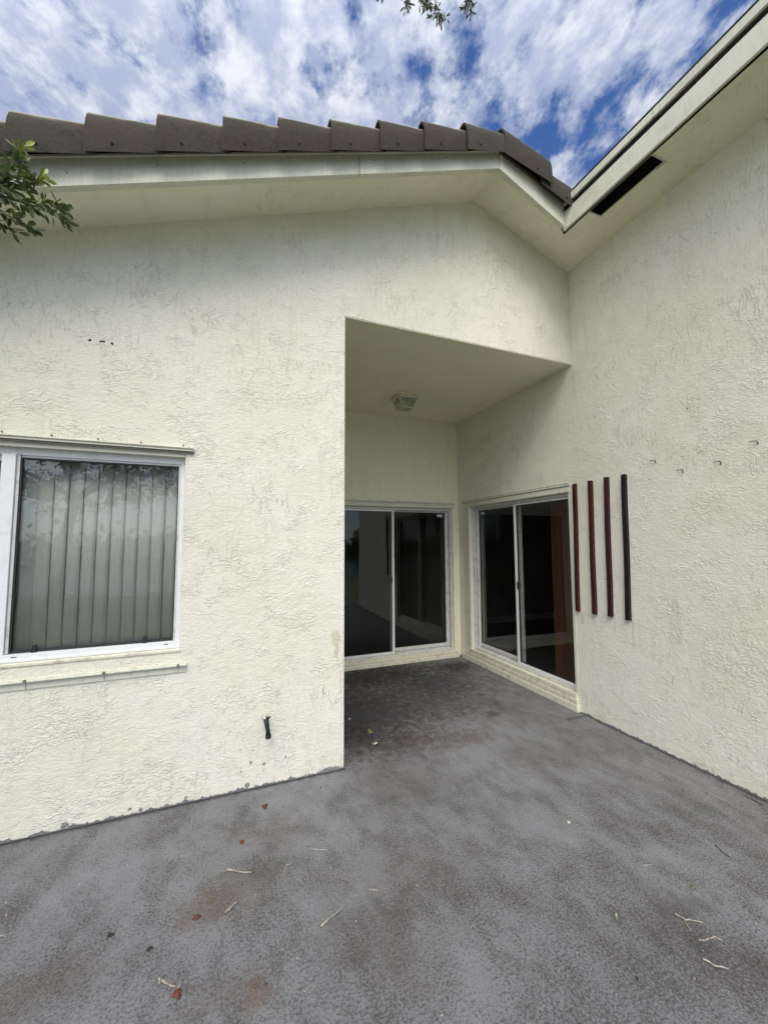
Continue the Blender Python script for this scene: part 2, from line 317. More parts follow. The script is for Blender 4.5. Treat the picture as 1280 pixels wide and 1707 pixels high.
M['chip'] = simple('chipped_white_paint', (0.66, 0.65, 0.58), (0.40, 0.37, 0.30), 70, 0.5)
M['lamp_frame'] = simple('aged_cream_metal', (0.82, 0.78, 0.62), (0.5, 0.46, 0.35), 40, 0.5)
M['bulb'] = simple('frosted_bulb', (0.7, 0.7, 0.68), (0.62, 0.62, 0.60), 20, 0.35)
M['twig'] = simple('bleached_twig', (0.40, 0.37, 0.32), (0.20, 0.17, 0.14), 90, 0.9)
M['twig_dark'] = simple('dark_twig', (0.12, 0.10, 0.085), (0.06, 0.05, 0.045), 90, 0.9)
M['leaf_rust'] = simple('rusty_dry_leaf', (0.15, 0.038, 0.016), (0.075, 0.022, 0.014), 60, 0.6)
M['leaf_dark'] = simple('blackened_leaf', (0.030, 0.024, 0.022), (0.014, 0.012, 0.012), 60, 0.7)
M['leaf_olive'] = simple('olive_dry_leaf', (0.16, 0.15, 0.05), (0.08, 0.08, 0.03), 60, 0.6)
M['leaf_pale'] = simple('pale_dry_petal', (0.55, 0.52, 0.42), (0.40, 0.37, 0.28), 60, 0.7)
M['bark'] = simple('oak_bark', (0.13, 0.10, 0.08), (0.06, 0.05, 0.04), 14, 0.95, (1, 1, 0.3), 0.02)
M['twigbark'] = simple('twig_bark', (0.17, 0.15, 0.11), (0.09, 0.08, 0.06), 40, 0.9)
M['lawn'] = simple('lawn_grass', (0.19, 0.205, 0.095), (0.12, 0.14, 0.06), 30, 0.9, bd=0.01)
M['far_wall'] = simple('yellow_render', (0.55, 0.44, 0.24), (0.48, 0.39, 0.22), 3, 0.8)
M['far_roof'] = simple('orange_roof', (0.33, 0.16, 0.09), (0.22, 0.11, 0.07), 5, 0.8)
M['far_dark'] = simple('far_window', (0.03, 0.035, 0.04), (0.05, 0.055, 0.06), 3, 0.2)
M['rail'] = simple('dark_rail_metal', (0.03, 0.03, 0.03), (0.02, 0.02, 0.02), 8, 0.5)


def leafmat(name, c1, c2, c3):
    m, n, b, out = material(name)
    r = n.noise(n.pos(), 55, 2, 0.5); r2 = n.noise(n.pos(), 6, 2, 0.5)
    c = n.mixc(n.step(r, 0.38, 0.62), c1, c2); c = n.mixc(n.math('MULTIPLY', n.step(r2, 0.45, 0.65), 0.5), c, c3)
    n.put(b, 'Base Color', c); b.inputs['Roughness'].default_value = 0.38
    t = n.node('ShaderNodeBsdfTranslucent'); n.put(t, 'Color', n.mixc(0.5, c, (0.14, 0.20, 0.03)))
    mx = n.node('ShaderNodeMixShader', ins={0: 0.28}); n.l.new(b.outputs[0], mx.inputs[1]); n.l.new(t.outputs[0], mx.inputs[2])
    n.l.new(mx.outputs[0], out.inputs[0]); return m


M['leaf'] = leafmat('oak_leaf', (0.075, 0.105, 0.030), (0.040, 0.065, 0.018), (0.13, 0.155, 0.065))
M['leaf_new'] = leafmat('young_yellow_leaf', (0.26, 0.30, 0.035), (0.18, 0.23, 0.03), (0.3, 0.32, 0.06))
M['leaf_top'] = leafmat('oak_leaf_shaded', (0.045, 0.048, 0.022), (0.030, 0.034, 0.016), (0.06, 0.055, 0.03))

m, n, b, out = material('pond_water'); b.inputs['Base Color'].default_value = (0.02, 0.035, 0.035, 1); b.inputs['Roughness'].default_value = 0.06
bump(n, b, n.noise(n.mapping(n.pos(), scale=(1, 2.5, 1)), 3, 4, 0.6), 0.5, 0.02); M['water'] = m

# light fixture glass, ribbed
M['lampglass'] = glass('ribbed_lamp_glass', (0.88, 0.90, 0.86))
_n = NT(M['lampglass'].node_tree); x, y, z = _n.xyz(_n.pos())
for _b in [k for k in _n.n if k.type == 'BUMP']:
    _n.put(_b, 'Height', _n.math('SINE', _n.math('MULTIPLY', _n.math('ADD', x, y), 600))); _b.inputs['Distance'].default_value = .002
for _b in [k for k in _n.n if k.type == 'BSDF_GLOSSY']: _b.inputs['Roughness'].default_value = .15


# ------------------------------------------------------------------ mesh helpers
class MB:
    def __init__(s): s.v = []; s.f = []; s.sm = False
    def poly(s, pts, faces):
        k = len(s.v); s.v += [tuple(p) for p in pts]; s.f += [tuple(i + k for i in f) for f in faces]; return s
    def box(s, x0, x1, y0, y1, z0, z1):
        return s.poly([(x0, y0, z0), (x1, y0, z0), (x1, y1, z0), (x0, y1, z0), (x0, y0, z1), (x1, y0, z1), (x1, y1, z1), (x0, y1, z1)],
                      [(0, 3, 2, 1), (4, 5, 6, 7), (0, 1, 5, 4), (1, 2, 6, 5), (2, 3, 7, 6), (3, 0, 4, 7)])
    def hexa(s, b4, t4):
        return s.poly(list(b4) + list(t4), [(0, 3, 2, 1), (4, 5, 6, 7), (0, 1, 5, 4), (1, 2, 6, 5), (2, 3, 7, 6), (3, 0, 4, 7)])
    def tube(s, pts, rad, sides=8, caps=True):
        pts = [Vector(p) for p in pts]
        if not hasattr(rad, '__len__'): rad = [rad] * len(pts)
        rings = []; up = None
        for i, p in enumerate(pts):
            t = (pts[min(i + 1, len(pts) - 1)] - pts[max(i - 1, 0)]).normalized()
            if up is None: up = Vector((0, 0, 1)) if abs(t.z) < 0.9 else Vector((1, 0, 0))
            a = t.cross(up).normalized(); bb = t.cross(a).normalized(); up = a.cross(t)
            base = len(s.v)
            for k in range(sides):
                an = 2 * math.pi * k / sides; s.v.append(tuple(p + (a * math.cos(an) + bb * math.sin(an)) * rad[i]))
            rings.append(base)
        for a0, b0 in zip(rings, rings[1:]):
            for k in range(sides):
                j = (k + 1) % sides; s.f.append((a0 + k, a0 + j, b0 + j, b0 + k))
        if caps:
            s.f.append(tuple(rings[0] + k for k in reversed(range(sides)))); s.f.append(tuple(rings[-1] + k for k in range(sides)))
        return s
    def build(s, name, mat, parent=None, bevel=0.0, smooth=False, origin=None, segs=2):
        import bmesh
        off = Vector((0, 0, 0)); q = parent
        while q is not None: off += q.location; q = q.parent
        o_w = Vector(origin) if origin else Vector(off)
        me = bpy.data.meshes.new(name)
        me.from_pydata([tuple(Vector(v) - o_w) for v in s.v], [], s.f)
        bm = bmesh.new(); bm.from_mesh(me); bmesh.ops.recalc_face_normals(bm, faces=bm.faces); bm.to_mesh(me); bm.free()
        me.materials.append(mat)
        if smooth or bevel:
            for p in me.polygons: p.use_smooth = True
        o = bpy.data.objects.new(name, me); C.objects.link(o)
        o.location = o_w - off
        if parent is not None: o.parent = parent
        if bevel:
            md = o.modifiers.new('bevel', 'BEVEL'); md.width = bevel; md.segments = segs; md.limit_method = 'ANGLE'; md.angle_limit = R(40)
            wn = o.modifiers.new('wn', 'WEIGHTED_NORMAL'); wn.keep_sharp = True
        return o


def empty(name, loc, label, cat, group=None):
    o = bpy.data.objects.new(name, None); C.objects.link(o); o.location = loc; o.empty_display_size = 0.1
    tag(o, label, cat, group); return o


def tag(o, label, cat=None, group=None):
    o['label'] = label
    if cat: o['category'] = cat
    if group: o['group'] = group
    return o


def structure(o): o['kind'] = 'structure'; return o


def panel(us, vs, solid, front, back, mapf, top=None):
    """wall slab cut into a (u,v) grid with openings; only outer faces are made"""
    mb = MB(); idx = {}
    def vert(i, j, side):
        k = (i, j, side)
        if k not in idx:
            u = us[i]; v = vs[j](u) if callable(vs[j]) else vs[j]
            idx[k] = len(mb.v); mb.v.append(mapf(u, v, front if side == 0 else back))
        return idx[k]
    S = lambda i, j: 0 <= i < len(us) - 1 and 0 <= j < len(vs) - 1 and solid(i, j)
    for i in range(len(us) - 1):
        for j in range(len(vs) - 1):
            if not S(i, j): continue
            A = [(i, j), (i + 1, j), (i + 1, j + 1), (i, j + 1)]
            mb.f.append(tuple(vert(a, b2, 0) for a, b2 in A)); mb.f.append(tuple(vert(a, b2, 1) for a, b2 in reversed(A)))
            for (a, b2), (c2, d2), ni, nj in ((A[0], A[1], i, j - 1), (A[1], A[2], i + 1, j), (A[2], A[3], i, j + 1), (A[3], A[0], i - 1, j)):
                if not S(ni, nj): mb.f.append((vert(a, b2, 1), vert(c2, d2, 1), vert(c2, d2, 0), vert(a, b2, 0)))
    return mb


# ------------------------------------------------------------------ setting
Y1, XR, YB = 2.765, 3.03, 4.80
g = MB(); g.poly([(-900, -900, -0.10), (900, -900, -0.10), (900, 900, -0.10), (-900, 900, -0.10)], [(0, 1, 2, 3)])
structure(g.build('ground', M['lawn']))
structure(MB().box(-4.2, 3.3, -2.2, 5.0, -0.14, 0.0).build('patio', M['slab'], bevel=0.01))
g = MB(); ring = []
for k in range(48):
    a = 2 * math.pi * k / 48; rx = 42 + 3 * math.sin(3 * a); ry = 13 + 1.0 * math.sin(5 * a + 1)
    ring.append((math.cos(a) * rx - 2, -23.5 + math.sin(a) * ry, -0.094))
g.poly(ring, [tuple(range(48))]); structure(g.build('pond', M['water']))

# ------------------------------------------------------------------ the house
house = empty('house', (1.0, 4.0, 0.0), 'cream stucco house with a gabled concrete tile roof and a recessed entry beside the patio', 'house')
top = lambda x: 4.60 - 0.393 * abs(x - 1.95)
us = [-3.0, -2.0, -0.245, 0.795, 1.95, 3.03]
vs = [0.0, 0.91, 2.11, lambda u: min(3.24, top(u) - 0.15), top]
def sol(i, j):
    if i == 1 and j == 1: return False
    if i >= 3 and j <= 2: return False
    return True
o = panel(us, vs, sol, Y1, Y1 + 0.20, lambda u, v, d: (u, d, v)).build('gable_wall', M['wall_y'], house, bevel=0.006); o['label'] = 'cream stucco gable wall with the window and the entry opening'
# side wall (faces -x) with the right sliding door opening
us = [0.45, 2.867, 4.53, 5.0]; vs = [-0.0, 0.12, 2.02, 4.4]
o = panel(us, vs, lambda i, j: not (i == 1 and j == 1), XR, XR + 0.20, lambda u, v, d: (d, u, v)).build('side_wall', M['wall_x'], house, bevel=0.004)
o['label'] = 'taller cream stucco side wall on the right'
# recess: back wall with left sliding door opening
us = [0.795, 1.17, 2.93, 3.028]; vs = [0.0, 0.06, 2.015, 3.2345]
o = panel(us, vs, lambda i, j: not (i == 1 and j == 1), YB, YB + 0.20, lambda u, v, d: (u, d, v)).build('back_wall', M['wall_r'], house); o['label'] = 'back wall of the recessed entry'
MB().box(0.595, 0.795, Y1 + 0.2, 5.0, 0, 3.238).build('recess_wall', M['wall_x'], house)
MB().box(0.796, 3.029, Y1 + 0.003, 5.0, 3.235, 3.2385).build('recess_ceiling', M['ceil'], house)

# gable soffit and fascia
FY = 2.37
mb = MB()
wl = [(-3.05, 2.765, 4.54 - .393 * 5.0), (1.95, 2.765, 4.54), (3.03, 2.765, 4.135)]
fl = [(-3.05, FY + .04, 4.495 - .402 * 4.98), (1.93, FY + .04, 4.495), (2.60, FY + .04, 4.225)]
for a in (0,):
    for i in (0,):
        p = [wl[0], wl[1], fl[1], fl[0]]
        mb.hexa(p, [(x, y, z + .015) for x, y, z in p])
mb.build('gable_soffit', M['soffit'], house)
mb = MB(); p = [wl[1], (3.03, 2.765, 4.150), (2.60, FY + .04, 4.185), fl[1]]
mb.hexa(p, [(x, y, z + .015) for x, y, z in p]); mb.build('gable_soffit', M['soffit'], house)
def fascia(p0, p1, y0, y1, **kw):
    (xa, ba, ta), (xb, bb, tb) = p0, p1
    return MB().hexa([(xa, y0, ba), (xb, y0, bb), (xb, y1, bb), (xa, y1, ba)], [(xa, y0, ta), (xb, y0, tb), (xb, y1, tb), (xa, y1, ta)])
bl = lambda x: 4.475 - .402 * (1.93 - x); tl = lambda x: 4.608 - .395 * (1.93 - x)
fascia((-3.05, bl(-3.05), tl(-3.05)), (0.775, bl(.775), tl(.775)), FY, FY + .04).build('fascia', M['fascia'], house, bevel=0.003)
fascia((0.779, bl(.779), tl(.779)), (1.929, bl(1.929), tl(1.929)), FY, FY + .04).build('fascia', M['fascia'], house, bevel=0.003)
fascia((1.932, 4.474, 4.607), (2.588, 4.190, 4.392), FY, FY + .04).build('fascia', M['fascia'], house, bevel=0.003)
for (nx_, nz_) in ((-.80, 3.45), (1.86, 4.535), (1.45, 4.385), (.62, 4.05), (.88, 4.15), (.05, 3.82), (-.40, 3.64), (2.42, 4.34)):
    MB().tube([(nx_, FY - .0015, nz_), (nx_, FY + .001, nz_)], .0042, 7).build('nail_head', M['bolt'], house)
# drip edge strip under the tiles
mb = fascia((-3.05, tl(-3.05) + .002, tl(-3.05) + .014), (1.93, 4.610, 4.622), FY - .012, FY + .03); mb.build('drip_edge', M['fascia'], house)
mb = fascia((1.932, 4.609, 4.621), (2.59, 4.394, 4.406), FY - .012, FY + .03); mb.build('drip_edge', M['rusty'], house)
# side eave: soffit with the open vent, fascia, gap, upper metal strip
EX = 2.588
us = [-0.15, 1.66, 2.165, 2.41, 2.765]; vsx = [EX + .035, 2.606, 2.756, XR]
mb = MB()
for i in range(len(us) - 1):
    for j in range(3):
        if i == 1 and j == 1: continue
        zz_ = 4.165
        y0, y1 = us[i], us[i + 1]
        if i == 3:
            p = [(vsx[j], y0, zz_), (vsx[j + 1], y0, zz_), (vsx[j + 1], y1, zz_ - 0.012), (max(vsx[j], 2.62) if j else 2.85, y1, zz_ - .012)]
            if j == 0: continue
            if j == 1: continue
            p = [(EX + .01, 2.41, zz_ + .01), (XR, 2.41, zz_), (XR, y1, 4.145), (XR - .003, y1, 4.145)]
        else: p = [(vsx[j], y0, zz_), (vsx[j + 1], y0, zz_), (vsx[j + 1], y1, zz_), (vsx[j], y1, zz_)]
        mb.hexa(p, [(x, y, z + .012) for x, y, z in p])
so = mb.build('side_soffit', M['soffit'], house)
mb = MB().box(2.613, 2.764, 1.655, 1.662, 4.160, 4.19).box(2.756, 2.766, 1.66, 1.72, 4.160, 4.166); mb.build('vent_trim', M['chip'], house)
MB().box(EX, EX + .04, -.15, FY + .02, 4.165, 4.322).build('fascia', M['fascia'], house, bevel=0.003)
MB().box(EX + .03, EX + .10, -.15, FY + .06, 4.322, 4.372).build('eave_gap_shade', M['gasket'], house)  # dark filler strip, stands for the shadow in the gap above the fascia
mb = MB().box(EX - .006, EX + .012, -.15, 1.612, 4.372, 4.430).box(EX - .006, EX + .012, 1.616, FY + .03, 4.372, 4.428)
mb.build('eave_closure_strip', M['fascia'], house, bevel=.002)
MB().box(EX + .05, 3.0, -.15, 2.7, 4.50, 4.51).build('roof_deck', M['black'], house)
MB().box(2.60, 2.605, 1.60, 2.23, 4.18, 4.36).box(2.77, 2.775, 1.60, 2.23, 4.18, 4.36).box(2.605, 2.77, 1.60, 1.605, 4.18, 4.36).box(2.605, 2.77, 2.225, 2.23, 4.18, 4.36).box(2.60, 2.775, 1.60, 2.23, 4.361, 4.365).build('vent_blackout_box', M['void'], house)  # closed dark box added to keep sky light out of the vent
MB().box(XR + .2, 7.6, .45, .65, 0, 4.4).build('end_wall', M['wall_r'], house)
MB().box(XR, 7.6, -.10, .44, 4.165, 4.18).build('side_soffit', M['soffit'], house)
MB().box(EX + .012, 2.64, -.15, 2.42, 4.373, 4.392).build('roof_batten', M['rusty'], house)

# roof planes: S-tile fields
def roof_field(name, x0, x1, y0, y1, zf, along_y=True, pitch=0.25, amp=0.03, nx=80, ny=60):
    mb = MB()
    for i in range(nx + 1):
        for j in range(ny + 1):
            x = x0 + (x1 - x0) * i / nx; y = y0 + (y1 - y0) * j / ny
            wv = y if along_y else x
            z = zf(x) + amp * (0.5 + 0.5 * math.sin(2 * math.pi * wv / pitch)) ** 0.8
            mb.v.append((x, y, z))
    for i in range(nx):
        for j in range(ny):
            a = i * (ny + 1) + j; mb.f.append((a, a + ny + 1, a + ny + 2, a + 1))
    return mb.build(name, M['tile'], house, smooth=True)
roof_field('side_roof', EX + .012, 6.6, -.15, 9.0, lambda x: 4.416 + .36 * (x - EX) + (0.0), ny=420, nx=30, pitch=0.27, amp=.034)
gz = lambda x: 4.64 - .39 * abs(x - 1.93)
roof_field('gable_roof', -3.05, 1.93, 2.42, 8.8, gz, nx=16, ny=380)
roof_field('gable_roof', 1.93, 2.9, 2.42, 8.8, gz, nx=6, ny=380)
MB().poly([(-3.0, 2.965, 0), (-3.0, 7, 0), (-3.0, 7, 2.6), (-3.0, 2.965, 2.6), (-2.9, 2.965, 0), (-2.9, 7, 0), (-2.9, 7, 2.6), (-2.9, 2.965, 2.6)],
          [(0, 1, 2, 3), (4, 7, 6, 5), (0, 3, 7, 4), (1, 5, 6, 2), (3, 2, 6, 7), (0, 4, 5, 1)]).build('end_wall', M['wall_x'], house)

# rake tiles: one part each
def rake_tile(xd, xu, zd, zu, hd, hu, cap_end=True):
    """xd = downhill end (open, raised), xu = uphill end; z = lower edge; h = height"""
    mb = MB(); N = 12; T = .016
    def section(h):
        w_ = 0.175
        pts = [(0.0, 0.0), (-0.002, h * .20)]
        for k in range(0, N + 1):
            a = math.pi - math.pi * k / N
            pts.append((w_ / 2 - 0.002 + math.cos(a) * w_ / 2, h * .34 + (math.sin(a) ** .9) * h * .66))
        pts.append((w_ - .006, h * .2))
        return pts
    rings = []
    nseg = 8
    for i in range(nseg + 1):
        t = i / nseg; x = xd + (xu - xd) * t; z = zd + (zu - zd) * t; h = hd + (hu - hd) * t
        sec = section(h); c0 = (sum(p[0] for p in sec) / len(sec), h * .45)
        oy = 2.285 + .030 * t
        outer = [(x, oy + a, z + b_) for a, b_ in sec]
        inner = []
        for a, b_ in sec:
            v = Vector((c0[0] - a, c0[1] - b_)); L_ = max(v.length, 1e-5); v = v / L_ * T
            inner.append((x, oy + a + v.x, z + b_ + v.y))
        base = len(mb.v); mb.v += outer + inner[::-1]; rings.append((base, len(outer) + len(inner)))
    for (a, m_), (b2, _) in zip(rings, rings[1:]):
        for k in range(m_):
            j = (k + 1) % m_; mb.f.append((a + k, a + j, b2 + j, b2 + k))
    for (a, m_) in (rings[0], rings[-1]):
        h2 = m_ // 2
        for k in range(h2 - 1): mb.f.append((a + k, a + k + 1, a + m_ - 2 - k, a + m_ - 1 - k))
    # nail hole
    o = mb.build('rake_tile', M['tile'], house, bevel=0.0022, smooth=True)
    xm = xd + (xu - xd) * .33; zm = zd + (zu - zd) * .33 + .045
    MB().tube([(xm, 2.2885, zm), (xm, 2.300, zm)], .006, 8).build('nail', M['void'], o)
    return o
zb = lambda x: 4.560 - (.392 * (1.93 - x) if x < 1.93 else .385 * (x - 1.93))
rnd = random.Random(4)
xs = [-2.23, -1.93, -1.625, -1.32, -1.02, -0.713, -0.399, -0.071, 0.241, 0.563, 0.898, 1.23, 1.585, 1.945]
for i in range(len(xs) - 1):
    a, b_ = xs[i], xs[i + 1]; e = b_ + (.05 if i < len(xs) - 2 else .0)
    dj = rnd.uniform(-.004, .004)
    rake_tile(a, e, zb(a) - .004, zb(e) + .008, (.284 + dj), (.222 + dj))
rake_tile(2.385, 1.949, zb(2.385) + .045, 4.553, .270, .284)
rake_tile(2.66, 2.30, zb(2.66) - .005, zb(2.30) + .01, .250, .21)
mb = MB(); mb.hexa([(2.60, 2.292, 4.30), (2.66, 2.292, 4.285), (2.66, 2.38, 4.285), (2.60, 2.38, 4.30)], [(2.61, 2.30, 4.42), (2.655, 2.30, 4.41), (2.655, 2.37, 4.41), (2.61, 2.37, 4.42)])
# ridge cap running back from the gable peak
mb = MB(); k0 = 0
for i in range(12):
    y0 = 2.40 + i * .36
    pts = []
    for e, (yy, r) in enumerate(((y0, .125), (y0 + .40, .105))):
        for k in range(11):
            a = math.pi * k / 10; pts.append((1.93 + math.cos(a) * r, yy, 4.62 + math.sin(a) * r * .95 + (.01 if e == 0 else 0)))
    mb.poly(pts, [(k, k + 1, k + 12, k + 11) for k in range(10)])
o = mb.build('ridge_cap', M['tile'], house, smooth=True); s_ = o.modifiers.new('s', 'SOLIDIFY'); s_.thickness = .014

# ---- window in the gable wall
win = empty('window', (-1.12 - 1.0, 2.79 - 4.0, 0.9), 'window with grey blinds in the gable wall', None)
win.parent = house
F = Y1 + .045        # face of the aluminium frame
mb = MB().box(-2.0, -.245, F, F + .09, 2.052, 2.11).box(-2.0, -.245, F - .012, F + .09, .912, .952)
mb.box(-.272, -.245, F, F + .09, .952, 2.052).box(-2.0, -1.975, F, F + .09, .952, 2.052)
mb.box(-2.0, -.247, F - .020, F - .012, .912, .926).box(-1.08, -.275, F + .012, F + .02, 2.040, 2.052)
mb.build('frame', M['white'], win, bevel=.0015)
MB().box(-1.160, -1.098, F - .008, F + .03, .952, 2.052).build('mullion', M['white'], win, bevel=.002)
MB().box(-1.096, -1.082, F + .004, F + .05, .955, 2.050).build('sash_edge', M['white_dirty'], win); MB().box(-.284, -.2725, F + .006, F + .05, .955, 2.050).build('sash_edge', M['white_dirty'], win)
MB().box(-1.082, -1.074, F + .008, F + .04, .962, 2.040).box(-.290, -.284, F + .010, F + .04, .962, 2.040).box(-1.074, -.290, F + .010, F + .04, 2.030, 2.040).box(-1.074, -.290, F + .010, F + .04, .955, .963).build('gasket', M['gasket'], win)
MB().box(-1.074, -.290, F + .018, F + .023, .963, 2.030).build('pane', M['glass_w'], win)
MB().box(-1.94, -1.16, F + .045, F + .050, .963, 2.045).build('pane', M['glass_w'], win)
MB().box(-1.975, -1.94, F + .035, F + .065, .953, 2.052).box(-1.94, -1.16, F + .035, F + .065, 2.02, 2.052).box(-1.94, -1.16, F + .035, F + .065, .953, .963).build('sash_frame', M['white'], win)
for cx in (-.969, -.438):
    MB().hexa([(cx - .012, F - .002, .952), (cx + .012, F - .002, .952), (cx + .012, F + .016, .952), (cx - .012, F + .016, .952)],
              [(cx - .008, F + .002, .992), (cx + .008, F + .002, .992), (cx + .008, F + .016, .992), (cx - .008, F + .016, .992)]).build('clip', M['black'], win)
for cx in (-1.05, -.32): MB().box(cx - .012, cx + .012, F - .0135, F - .0125, .936, .940).build('weep_slot', M['gasket'], win)
# stucco sill band below and smooth band around
MB().hexa([(-2.0, Y1 - .006, .893), (-.232, Y1 - .006, .893), (-.232, Y1 + .01, .893), (-2.0, Y1 + .01, .893)],
          [(-2.0, Y1 - .005, .909), (-.236, Y1 - .005, .909), (-.247, F - .021, .911), (-2.0, F - .021, .911)]).build('sill', M['sill'], win, bevel=.003)
MB().box(-2.0, -.247, Y1 + .002, F - .0125, 2.092, 2.109).build('head_band', M['trim'], win)


def shutter_track(p0, p1, axis, z0, z1, depth, nb, parent, lip=.006):
    """storm shutter track screwed to the wall; axis 'y' or 'x' = face direction"""
    mb = MB()
    if axis == 'y':
        x0, x1, yf = p0, p1, parent_face[axis]
        mb.box(x0, x1, yf - depth, yf + .003, z0, z1).box(x0, x1, yf - depth - .010, yf - depth, z1 - lip, z1).box(x0, x1, yf - depth - .008, yf - depth, z0, z0 + lip * .7)
    o = mb.build('shutter_track', M['track'], parent, bevel=.001)
    return o
parent_face = {'y': Y1}
t1 = shutter_track(-2.2, -.197, 'y', 2.128, 2.150, .016, 5, house)
MB().box(-2.2, -.198, Y1 - .0165, Y1 + .003, 2.117, 2.1275).build('shadow_line', M['bolt'], t1)
t2 = MB().box(-2.2, -.200, Y1 - .007, Y1 + .003, .772, .826).box(-2.2, -.200, Y1 - .024, Y1 - .007, .812, .820).build('shutter_track', M['track'], house, bevel=.001)
def bolt(p, d_, parent, r=.006, l=.012):
    a = Vector(p); b2 = a + Vector(d_) * l
    MB().tube([a, b2], r, 6).build('bolt', M['bolt'], parent)
for x in (-.93, -.71, -.49, -.26, -1.15): bolt((x, Y1 + .001, 2.166), (0, -1, 0), t1, .005, .007)
for x in (-.975, -.62, -.245, -1.3): bolt((x, Y1 - .022, .822), (0, -1, 0), t2, .007, .012); MB().box(x - .001, x + .001, Y1 - .009, Y1 - .0075, .774, .81).build('scratch', M['bolt'], t2)

# ---- blinds (hang behind the window)
blinds = empty('vertical_blinds', (-1.1, 2.93, .93), 'grey vertical blinds hanging closed behind the left window', 'blinds')
x = -1.955; k = 0
while x < -.26:
    wdt = .085; tilt = R(7) + rnd.uniform(-.03, .03); yy = 2.93 + rnd.uniform(-.003, .003)
    mb = MB(); n_ = 4; pts = []
    for s2 in range(n_ + 1):
        t = s2 / n_ - .5; cu = (.25 - t * t) * .016
        px_, py_ = x + t * wdt * math.cos(tilt), yy - t * wdt * math.sin(tilt) - cu
        pts += [(px_, py_, .924 + rnd.uniform(0, 0.002)), (px_, py_, 2.075)]
    mb.poly(pts, [(2 * a, 2 * a + 2, 2 * a + 3, 2 * a + 1) for a in range(n_)])
    o = mb.build('slat', M['slat'], blinds, smooth=True); sm = o.modifiers.new('s', 'SOLIDIFY'); sm.thickness = .0012
    x += .0735; k += 1
MB().box(-1.98, -.26, 2.905, 2.955, 2.078, 2.10).build('head_rail', M['white_dirty'], blinds)
MB().tube([(-1.98, 2.915, .945), (-1.1, 2.915, .942), (-.27, 2.915, .945)], .0012, 5).build('bottom_chain', M['white_dirty'], blinds)

